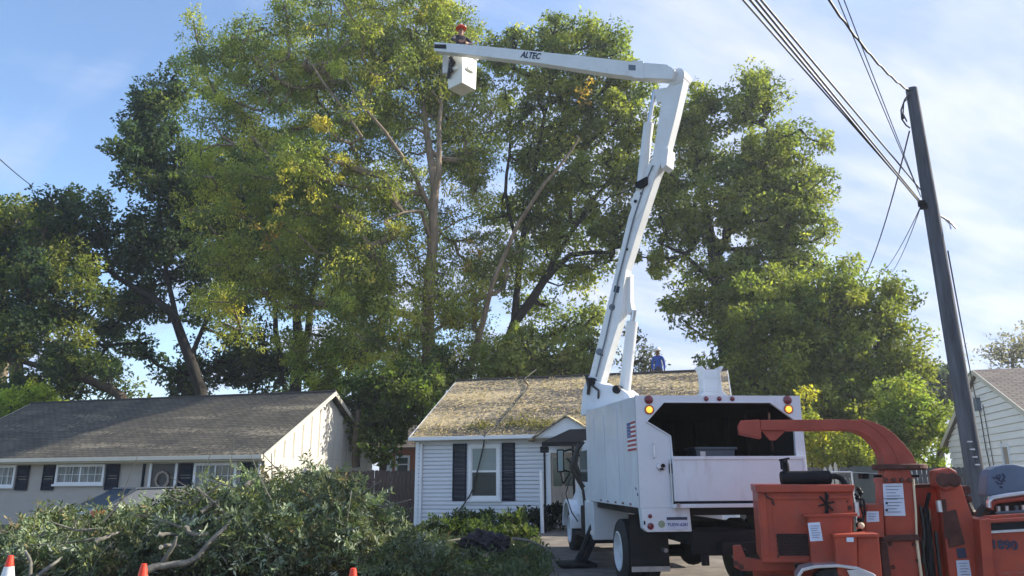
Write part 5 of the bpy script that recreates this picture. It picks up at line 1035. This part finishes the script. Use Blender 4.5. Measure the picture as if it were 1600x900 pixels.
for k in range(46):
    x0 = RG.uniform(60, 590); Y0 = RG.uniform(12.2, 14.5); zt_0 = topz(x0, 14)*RG.uniform(.35, 1.0); a = Vector((atY(x0, 800, Y0).x, Y0, zt_0))-off_v; dr = Vector((RG.normal()*1., -.25+RG.normal()*.3, RG.normal()*.45)).normalized(); L0 = RG.uniform(.5, 1.3); r0 = RG.uniform(.009, .024)
    b = a+dr*L0*.5+Vector((0, 0, RG.normal()*.09)); c_ = a+dr*L0+Vector((0, 0, RG.normal()*.16)); tw.tube([a, b, c_], [r0, r0*.8, r0*.4], 6); tw.tube([b, b+Vector((RG.normal()*.3, -.1, abs(RG.normal())*.3))], [r0*.6, r0*.25], 5)
tw.build('twig', 'cut_bark', bp_, kind='stuff')
def limb(pts, r, name, label, parent=None, m='cut_bark', group=None):
    P_ = [atY(x, y, Y) for x, y, Y in pts]; rs = [r[0]+(r[1]-r[0])*i/(len(P_)-1) for i in range(len(P_))]
    mb = MB(); Q, R = [], []
    for i in range(len(P_)-1):
        for j in range(4):
            f = j/4; p0, p1, p2, p3 = P_[max(i-1, 0)], P_[i], P_[i+1], P_[min(i+2, len(P_)-1)]
            Q.append(.5*((2*p1)+(p2-p0)*f+(2*p0-5*p1+4*p2-p3)*f*f+(3*p1-p0-3*p2+p3)*f**3)+Vector(RG.normal(size=3))*rs[i]*.12); R.append((rs[i]*(1-f)+rs[i+1]*f)*(1+.08*math.sin(i*4+j)))
    Q.append(P_[-1]); R.append(rs[-1]); mb.tube(Q, R, 9)
    t = thing(name, label, 'branch', P_[0], group=group or 'bare cut limbs in the brush pile'); mb.build('wood', m, t, world=True, smooth=True)
    ax = (Q[0]-Q[1]).normalized(); MB().lathe([(R[0]*.98, 0), (R[0]*.95, .004), (.003, .006)], Q[0], ax, 12).build('cut_end', 'cut_wood', t, world=True)
    return t, Q
t, Q = limb([(222, 893, 11.7), (255, 884, 11.8), (300, 876, 11.9), (325, 850, 12.0), (352, 824, 12.2), (362, 812, 12.3)], (.062, .022), 'cut_branch', 'longest bare forked grey limb curving up from the middle cone')
MB().tube([atY(x, y, 11.88) for x, y in ((252, 884), (262, 866), (272, 852), (276, 838))], [.045, .04, .03, .018], 8).build('side_branch', 'cut_bark', t, world=True, smooth=True)
limb([(290, 823, 12.2), (300, 834, 12.2), (316, 836, 12.25), (334, 832, 12.4)], (.04, .022), 'cut_branch', 'short curved limb with a round pale cut end, right above the forked limb')
limb([(248, 836, 12.0), (262, 834, 12.1), (275, 836, 12.3)], (.04, .02), 'cut_branch', 'small stub with pale end left of the curved limb')
limb([(250, 855, 11.8), (262, 852, 11.9), (280, 853, 12.1)], (.035, .02), 'cut_branch', 'short bent stick just above the fork of the big limb')
limb([(150, 846, 12.1), (165, 840, 12.2), (185, 832, 12.5)], (.038, .02), 'cut_branch', 'pinkish broken limb lying in the left part of the pile')
limb([(316, 800, 12.6), (328, 790, 12.7), (342, 783, 12.9), (358, 783, 13.1)], (.035, .02), 'cut_branch', 'pale thin arched branch near the top middle of the pile')
limb([(342, 810, 12.4), (352, 806, 12.5), (378, 806, 12.8)], (.03, .018), 'cut_branch', 'thin straight horizontal twig above the long limb end')
limb([(386, 758, 13.4), (400, 748, 13.6), (412, 740, 13.8)], (.05, .03), 'cut_branch', 'stub poking out at the top of the pile beside the last navy shutter')
limb([(40, 862, 11.9), (48, 880, 11.8), (44, 910, 11.8)], (.02, .03), 'cut_branch', 'upright pale stem at the left end of the pile')
limb([(58, 900, 11.6), (80, 884, 11.8), (96, 872, 12)], (.03, .02), 'cut_branch', 'low leaning stick by the left cone')
# low leafy debris right of the pile
n = 700; u = RG.uniform(590, 850, n); Yq = RG.uniform(12.6, 18.5, n); Oo = np.array([list(atY(u[i], 800, Yq[i])) for i in range(n)]); Oo[:, 2] = ground_z(Oo[:, 0], Oo[:, 1])+RG.random(n)*.22*np.clip((860-u)/220, .1, 1)*np.clip((19.5-Yq)/4, .15, 1)
leaves('leafy_debris', *sprays(Oo, RG.normal(size=(n, 3))*np.array([1, 1, .35])+np.array([0, 0, .25]), 14, RG.uniform(.2, .5, n), .09, .36, [(.09, .13, .06), (.14, .17, .08), (.07, .10, .045), (.19, .18, .08)], [4, 3, 4, 1]), m='leaf_cut', label='low scattered cut leafy twigs right of the pile')
limb([(655, 862, 15.0), (690, 848, 15.4), (720, 842, 15.8)], (.03, .015), 'cut_branch', 'thin grey-green stick on the ground left of the dark log heap', group='sticks on the ground')
limb([(800, 842, 14.5), (830, 846, 14.5), (862, 862, 14.3)], (.03, .015), 'cut_branch', 'thin stick lying on the dirt left of the outrigger', group='sticks on the ground')
# dark heap of soil-covered roots
hp_ = thing('dark_root_clump', 'dark clump of roots and bark on the ground below the window', 'root clump', atY(752, 880, 15.6)-Vector((0, 0, 0)))
hp_.location.z = .02; bpy.context.view_layer.update(); c0 = atY(757, 868, 15.6); bmx = bmesh.new(); bmesh.ops.create_icosphere(bmx, subdivisions=4, radius=1)
for v in bmx.verts:
    q = v.co.copy(); k_ = 1+.22*math.sin(q.x*7+q.z*3)*math.cos(q.y*6)+.12*math.sin(q.x*17+q.y*13)*math.sin(q.z*15)+.05*math.sin(q.x*37)*math.sin(q.y*31+q.z*29); v.co = Vector((q.x*.46*k_, q.y*.35*k_, max(q.z*.30*k_+.22, -.05)))
me = bpy.data.meshes.new('clump'); bmx.to_mesh(me); bmx.free(); me.materials.append(M['dark_sack']); oo = bpy.data.objects.new('clump', me); C.objects.link(oo); oo.parent = hp_; oo.location = (.05, 0, 0)
for k in range(9): a_ = random.uniform(0, 3.1); p = Vector((math.cos(a_)*.4, -.1+random.uniform(-.2, .2), .15+.25*math.sin(a_))); MB().tube([p*.6, p, p*1.3+Vector((0, 0, random.uniform(-.05, .1)))], [.035, .025, .01], 6).build('root', 'bark_dark', hp_)
for (x, y, lab) in ((716, 869, 'pale round log end left of the dark root clump'), (757, 874, 'small tan log end in front of the dark root clump')):
    p = atY(x, y, 15.1); p.z = .09; t = thing('log', lab, 'log', p); MB().tube([(0, 0, 0), (.25, .35, 0)], [.09, .08], 12).build('bark', 'cut_bark', t); MB().lathe([(.086, 0), (.003, .004)], (0, 0, 0), (-.25, -.35, 0), 12).build('cut_end', 'cut_wood', t)

# plants against the white house
def shrub(name, label, x, y, Y, w_, h_, n, cols, w, ll=.11, cat_='shrub', lw=.45):
    b = atY(x, 800, Y); z = float(ground_z(b.x, Y)); t = thing(name, label, cat_, (b.x, Y, z)); hh = atY(x, y, Y).z-z
    Oo = np.zeros((n, 3)); D = np.zeros((n, 3)); sm = MB()
    for i in range(n):
        a_ = RG.uniform(0, 6.28); f = RG.random()**.7; rr = w_*.5*math.sqrt(RG.random())*(1-.45*f); Oo[i] = (math.cos(a_)*rr, math.sin(a_)*rr*.7, hh*f*.93); D[i] = (math.cos(a_)*.6, math.sin(a_)*.6-.2, .6+RG.normal()*.25)
    for i in range(0, n, max(1, n//16)): sm.tube([(Oo[i][0]*.2, Oo[i][1]*.2, -.05), (Oo[i][0]*.7, Oo[i][1]*.7, Oo[i][2]*.6), tuple(Oo[i])], [.014, .01, .005], 5)
    sm.build('stem', 'bark', t); leaves('foliage', *sprays(Oo, D, 12, RG.uniform(.18, .34, n), ll, lw, cols, w), t)
G1 = [(.055, .085, .03), (.09, .12, .04), (.035, .055, .025)]; G2 = [(.08, .115, .045), (.12, .145, .055), (.05, .075, .03)]
for args in (('shrub', 'broad dark green shrub under the left shutter of the white house', 700, 806, 20.5, 1.7, 1, 200, G1, [3, 2, 2]), ('shrub', 'tall dark shrub in front of the window of the white house', 740, 796, 21.5, 1.5, 1, 220, G1, [3, 2, 2]), ('shrub', 'low olive shrub between the window and the root clump', 768, 815, 19.5, 1.0, 1, 110, G1, [2, 3, 1]),
             ('weed', 'bright green weed right of the window shutter', 752, 812, 18.0, .6, 1, 40, G2, [3, 2, 1]), ('weed', 'tall bright green plant growing left of the white post', 802, 797, 20.2, .8, 1, 110, G2, [3, 2, 2]), ('weed', 'short yellowish plant at the foot of the tall green plant', 812, 822, 19.2, .9, 1, 70, G2, [3, 3, 1]),
             ('bush', 'dark rounded bush behind the white post by the porch', 828, 792, 22.4, 1.1, 1, 170, [(.02, .032, .025), (.03, .045, .035)], [1, 1]), ('bush', 'very dark bush right of the porch post', 858, 786, 22.9, 1.0, 1, 150, [(.012, .018, .015), (.02, .028, .02)], [1, 1])):
    a_ = list(args); a_[3] += 9; a_[7] = int(a_[7]*.62); shrub(*a_)

# ------------------------------------------------------------------ trees
OLIVE = [(.155, .18, .05), (.11, .14, .045), (.22, .23, .065), (.07, .095, .038), (.28, .25, .06)]; OW = [5, 5, 4, 3, .5]
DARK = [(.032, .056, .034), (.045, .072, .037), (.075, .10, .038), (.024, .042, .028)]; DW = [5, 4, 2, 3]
MID = [(.10, .13, .04), (.135, .16, .045), (.065, .092, .035), (.17, .185, .05)]; MW = [5, 4, 3, 1.5]
YEL = (.20, .19, .04); ORG = (.20, .14, .04)
tree('willow_oak', 'tallest olive green tree with pale trunk rising behind the white house', 'tree', 37,
     [([(668, 625, .42), (668, 520, .34), (672, 430, .28), (677, 370, .25), (682, 300, .22), (670, 235, .18), (664, 180, .14), (655, 110, .09), (650, 40, .03)], [0, -1, -1.5, -2, -2, -1.5, -1, 0, 0]),
      ([(680, 300, .18), (686, 270, .16), (684, 225, .13), (690, 170, .10), (686, 120, .07), (700, 60, .04)], [-2, -2.2, -2.3, -2, -1, 0]),
      ([(676, 335, .13), (640, 262, .11), (600, 205, .09), (560, 160, .06), (545, 130, .03)], [-1.8, -3, -4, -4, -4]),
      ([(672, 400, .12), (660, 330, .09), (630, 330, .06), (600, 345, .03)], [-1.8, -3, -4, -4.3]),
      ([(566, 215, .08), (540, 175, .07), (505, 130, .06), (480, 90, .03)], [-4, -4, -4, -4]),
      ([(700, 640, .22), (722, 600, .2), (745, 540, .17), (762, 470, .13), (810, 350, .10), (850, 290, .08), (905, 215, .05)], [1, 0, -1, -2, -3, -3.5, -3.5])],
     [(560, 40, 150, 80, 0), (440, 120, 110, 100, 0), (600, 150, 120, 110, -1), (370, 190, 60, 80, 0, .6), (480, 270, 120, 90, -2), (400, 390, 95, 85, -2), (560, 330, 95, 90, -2), (600, 470, 90, 90, -3), (690, 90, 90, 95, 0), (735, 180, 60, 100, 1, .7), (690, 330, 80, 90, 1, .45), (700, 500, 70, 90, -1, .7), (470, 470, 80, 70, -1, .5), (780, 560, 60, 40, 2), (640, 580, 70, 50, 1), (760, 430, 55, 80, 1, .8), (740, 250, 50, 70, 1, .8), (330, 300, 50, 70, 0, .7), (520, 540, 60, 40, 1, .7), (350, 480, 50, 50, 2, .6), (300, 120, 40, 45, 1, .6), (360, 60, 60, 60, 1, .6)],
     780, 290, .175, [tuple(c*1.12 for c in q) for q in OLIVE], OW, bark='bark_pale', droop=.7, cr=(.65, 1.2), thick=.95, seed=3, ratio=.42, k=.016,
     extra=[(443, 315, .42, -5.5, YEL, 3), (484, 300, .45, -5.5, YEL, 3), (412, 372, .4, -5.5, ORG, 2), (716, 325, .35, -2, YEL, 2), (726, 415, .3, -2, ORG, 2), (604, 508, .4, -5, YEL, 2), (484, 112, .4, -3, YEL, 2), (520, 250, .35, -5, YEL, 2), (370, 300, .35, -4, YEL, 2), (640, 395, .35, -4, YEL, 2)])
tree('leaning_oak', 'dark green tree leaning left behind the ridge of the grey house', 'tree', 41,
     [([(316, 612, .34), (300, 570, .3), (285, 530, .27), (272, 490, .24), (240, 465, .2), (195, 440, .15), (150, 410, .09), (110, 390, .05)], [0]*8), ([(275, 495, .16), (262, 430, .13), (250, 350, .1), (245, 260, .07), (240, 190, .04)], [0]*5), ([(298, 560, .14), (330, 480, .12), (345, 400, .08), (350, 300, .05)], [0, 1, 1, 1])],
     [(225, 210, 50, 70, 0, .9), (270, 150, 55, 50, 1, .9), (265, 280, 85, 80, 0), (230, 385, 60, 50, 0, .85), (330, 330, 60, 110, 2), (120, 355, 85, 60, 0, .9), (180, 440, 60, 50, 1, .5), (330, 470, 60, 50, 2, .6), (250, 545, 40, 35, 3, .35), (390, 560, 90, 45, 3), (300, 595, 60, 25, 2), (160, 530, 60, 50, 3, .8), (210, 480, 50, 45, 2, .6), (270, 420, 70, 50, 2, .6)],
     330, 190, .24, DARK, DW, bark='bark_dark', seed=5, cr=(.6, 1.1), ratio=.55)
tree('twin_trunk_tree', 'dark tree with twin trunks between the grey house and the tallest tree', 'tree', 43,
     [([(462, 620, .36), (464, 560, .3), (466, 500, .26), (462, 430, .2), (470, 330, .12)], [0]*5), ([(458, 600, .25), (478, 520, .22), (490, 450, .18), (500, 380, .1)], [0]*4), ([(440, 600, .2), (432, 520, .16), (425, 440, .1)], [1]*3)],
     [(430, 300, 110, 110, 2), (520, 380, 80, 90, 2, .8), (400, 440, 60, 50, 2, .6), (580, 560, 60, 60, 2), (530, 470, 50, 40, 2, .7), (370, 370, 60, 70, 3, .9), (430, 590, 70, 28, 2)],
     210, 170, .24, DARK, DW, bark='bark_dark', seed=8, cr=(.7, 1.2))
tree('edge_tree', 'broad green tree at the left edge with bare grey limbs low down', 'tree', 38,
     [([(190, 622, .26), (170, 606, .24), (120, 590, .2), (60, 570, .15), (0, 550, .1)], [0]*5), ([(30, 640, .4), (25, 560, .3), (40, 470, .22), (60, 400, .12), (80, 330, .06)], [0]*5)],
     [(40, 400, 70, 90, 0), (90, 470, 80, 80, 0), (20, 520, 60, 70, 0), (110, 575, 85, 48, 0, 1), (170, 590, 40, 28, 1, .7), (30, 620, 60, 40, -2), (-40, 460, 60, 150, 0)],
     210, 210, .22, DARK+MID[:2]+[(.14, .16, .04)], [4, 4, 2, 2, 3, 3, 1], seed=9, cr=(.6, 1.1))
tree('yellowing_tree', 'yellow tinted tree top at the far left edge', 'tree', 50,
     [([(0, 640, .4), (5, 500, .3), (10, 400, .15), (15, 350, .08)], [0]*4)], [(10, 360, 50, 55, 0), (60, 330, 35, 30, 1, .5), (-40, 400, 60, 70, 0)], 60, 180, .26, [(.30, .24, .05), (.18, .18, .045), (.12, .14, .04)], [4, 4, 3], bark='bark_pale', seed=10)
tree('sapling', 'bright yellow green sapling behind the left end of the grey house roof', 'tree', 35, [([(20, 700, .12), (22, 640, .09), (25, 600, .05)], [0]*3)], [(25, 635, 50, 32, 0), (75, 625, 30, 18, 0, .6)], 34, 170, .17, [(.20, .26, .04), (.13, .18, .035)], [3, 2], seed=11, cr=(.45, .8))
tree('sapling', 'light yellow green sapling between the two dark trunks and the tallest tree', 'tree', 35.5, [([(500, 640, .12), (498, 590, .09), (500, 555, .05)], [0]*3)], [(500, 575, 32, 40, 0), (520, 605, 30, 20, 0)], 30, 170, .17, [(.19, .22, .045), (.12, .15, .035)], [3, 2], seed=12, cr=(.45, .8))
tree('right_oak', 'green tree behind the upper boom with dark leaning limbs', 'tree', 40,
     [([(775, 620, .38), (790, 545, .32), (808, 500, .28), (850, 440, .22), (890, 400, .16), (960, 395, .08)], [0]*6), ([(800, 520, .22), (815, 400, .18), (830, 300, .14), (850, 180, .1), (870, 100, .05)], [0]*5), ([(840, 455, .16), (900, 350, .12), (960, 270, .08)], [0, 0, 0]), ([(815, 400, .12), (790, 300, .1), (800, 200, .07)], [0, 0, 0])],
     [(870, 80, 110, 55, 0), (950, 130, 60, 90, 0), (850, 180, 70, 80, 0, .9), (920, 260, 90, 80, 0, .95), (830, 330, 70, 70, 1, .95), (950, 360, 70, 50, 0, .9), (870, 420, 90, 45, 1, .6), (880, 500, 70, 40, 2, .7), (790, 110, 35, 60, 1, .7), (990, 220, 40, 90, 1, .8)],
     330, 200, .22, OLIVE[:4]+MID, [3, 3, 1, 2, 4, 3, 3, 1], bark='bark_dark', seed=14, cr=(.55, 1.1), extra=[(916, 140, .3, -4, ORG, 2)])
tree('maple_tree', 'tall broad green tree right of the boom with ivy dark trunk', 'tree', 39,
     [([(1140, 640, .5), (1135, 560, .45), (1125, 470, .36), (1112, 380, .28), (1100, 310, .2), (1085, 220, .12), (1080, 160, .06)], [0]*7), ([(1118, 410, .18), (1150, 340, .15), (1180, 280, .1), (1200, 200, .06)], [0]*4), ([(1115, 390, .14), (1170, 390, .12), (1230, 370, .08)], [0, 0, 0]), ([(1122, 450, .14), (1070, 400, .1), (1030, 380, .06)], [0, 0, 0])],
     [(1090, 190, 50, 60, 0), (1180, 165, 48, 55, 0), (1140, 270, 90, 60, 0, .9), (1235, 260, 70, 60, 0), (1230, 340, 85, 50, 0), (1060, 340, 55, 70, 0, .8), (1150, 400, 90, 45, 0, .55), (1100, 480, 60, 50, 0, .9), (1220, 400, 50, 30, 0, .6), (1040, 430, 30, 50, 0, .5), (1170, 470, 70, 60, 0), (1030, 290, 35, 60, 0, .7), (1250, 450, 50, 40, 0, .7), (1150, 330, 60, 40, -1, .8)],
     400, 190, .22, MID+OLIVE[:3], MW+[2, 2, 1], bark='bark_dark', seed=17, cr=(.55, 1.05))
tree('spreading_tree', 'wide low green tree behind the truck and curved chute', 'tree', 34,
     [([(1290, 700, .3), (1285, 620, .25), (1275, 560, .18), (1270, 500, .1)], [0]*4), ([(1290, 650, .18), (1340, 590, .14), (1380, 520, .08)], [0]*3), ([(1290, 650, .18), (1220, 590, .14), (1190, 520, .08)], [0]*3)],
     [(1190, 540, 70, 60, 0), (1270, 510, 80, 60, 0), (1340, 500, 50, 55, 0), (1210, 610, 70, 60, 0), (1310, 590, 80, 60, 0), (1390, 610, 45, 60, 0), (1370, 660, 80, 60, 0), (1280, 660, 60, 40, 0), (1150, 600, 45, 50, 1), (1320, 450, 55, 35, 0, .8), (1375, 475, 38, 40, 0, .8), (1410, 560, 38, 60, 0, .9), (1230, 470, 50, 50, 1, .8)],
     360, 220, .20, MID+[(.14, .16, .04)], MW+[2], seed=19, cr=(.5, 1.0))
tree('hedge_tree', 'bright yellow leaved bush under the curved chute', 'bush', 29, [([(1300, 770, .08), (1300, 720, .06), (1302, 690, .04)], [0]*3), ([(1270, 770, .06), (1268, 700, .04)], [0, 0])], [(1300, 700, 50, 35, 0), (1265, 680, 25, 45, 0), (1340, 720, 35, 28, 0)], 60, 170, .15, [(.25, .24, .04), (.18, .20, .045), (.12, .15, .04)], [4, 4, 2], seed=21, cr=(.35, .65))
tree('garden_tree', 'mid green bush between the curved chute and the cream house', 'bush', 30, [([(1420, 780, .1), (1420, 700, .08), (1425, 640, .05)], [0]*3)], [(1420, 660, 50, 55, 0), (1385, 700, 40, 40, 0), (1455, 680, 28, 40, 0)], 80, 180, .16, [(.13, .17, .045), (.09, .13, .035), (.19, .21, .05)], [4, 4, 2], seed=22, cr=(.4, .75))
tree('far_tree', 'dark far tree between the bushes and the utility pole', 'tree', 60, [([(1470, 720, .3), (1472, 640, .2), (1474, 600, .1)], [0]*3)], [(1470, 605, 26, 24, 0), (1500, 600, 30, 20, 3), (1475, 640, 25, 20, 0)], 34, 200, .32, [(.05, .075, .06), (.035, .055, .05)], [1, 1], seed=23)
tree('bare_tree', 'thin grey twiggy tree above the cream house roof', 'tree', 48, [([(1590, 700, .2), (1585, 600, .12), (1580, 545, .06)], [0]*3)], [(1575, 548, 40, 24, 0), (1620, 545, 40, 28, 0)], 60, 26, .2, [(.16, .15, .15), (.11, .11, .10)], [1, 1], bark='cut_bark', seed=24, k=.01)
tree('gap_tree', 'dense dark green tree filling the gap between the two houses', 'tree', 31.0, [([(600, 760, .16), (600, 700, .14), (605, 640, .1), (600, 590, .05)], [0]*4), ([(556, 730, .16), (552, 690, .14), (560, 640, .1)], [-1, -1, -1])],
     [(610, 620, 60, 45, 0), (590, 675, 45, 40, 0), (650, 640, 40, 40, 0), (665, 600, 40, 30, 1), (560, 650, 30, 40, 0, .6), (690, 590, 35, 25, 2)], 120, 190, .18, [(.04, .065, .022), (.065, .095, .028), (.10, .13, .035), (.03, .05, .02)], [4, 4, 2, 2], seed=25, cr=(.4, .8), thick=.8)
tree('pale_shrub_tree', 'pale green bushy tree just behind the white house ridge', 'tree', 34.5, [([(820, 640, .14), (820, 590, .1), (822, 560, .06)], [0]*3)], [(830, 560, 50, 40, 0), (905, 560, 45, 45, 1, .7), (780, 580, 40, 24, 0), (880, 585, 60, 20, 1)], 90, 170, .18, [(.12, .15, .055), (.09, .12, .04), (.16, .18, .07)], [4, 3, 2], seed=26, cr=(.45, .85))
tree('thin_sapling', 'sparse twiggy sapling behind the worker on the roof', 'tree', 36, [([(985, 640, .08), (985, 580, .05), (990, 540, .03)], [0]*3)], [(1000, 572, 36, 16, 0), (985, 530, 22, 20, 0, .5)], 26, 40, .16, [(.10, .12, .07), (.16, .16, .11)], [1, 1], seed=27, cr=(.3, .6))
# unseen trees added off to the right to shade verge, truck and brush
for i, (X_, Y_, h_, lab) in enumerate(((24, 11.0, 10.5, 'unseen round tree added for shade right of the frame, nearest the road'), (29, 15.5, 11.0, 'unseen round tree added for shade right of the frame, second from the road'))):
    t = thing('added_shade_tree', lab, 'tree', (X_, Y_, 0)); tb = MB(); rg = np.random.default_rng(40+i); sk = [(Vector((0, 0, z)), .3-.02*z) for z in range(0, 8)]; tb.tube([p for p, r in sk], [r for p, r in sk], 9)
    nc = 150; d = unit(rg.normal(size=(nc, 3)))*(rg.random(nc)**.4)[:, None]*np.array([4.2, 3.6, 4.0])+np.array([0, 0, h_-4.2]); branching(tb, sk[2:], [tuple(c) for c in d], rg=rg); tb.build('trunk', 'bark', t, smooth=True)
    leaves('crown', *clumps(d, rg.uniform(.8, 1.3, nc), 130, .30, MID, MW, rg=rg), t)

# ------------------------------------------------------------------ thin afternoon haze
hm = bpy.data.materials.new('haze'); hm.use_nodes = True; ht = hm.node_tree; ht.nodes.clear(); ho = ht.nodes.new('ShaderNodeOutputMaterial'); hv = ht.nodes.new('ShaderNodeVolumePrincipled')
hv.inputs['Color'].default_value = (.80, .88, 1, 1); hv.inputs['Density'].default_value = .0008; hv.inputs['Anisotropy'].default_value = .3; ht.links.new(hv.outputs[0], ho.inputs['Volume']); M['haze'] = hm
MB().box(-1600, 1600, -400, 2600, -1.3, 34).build('haze', 'haze', kind='stuff', label='thin pale air over the whole street')
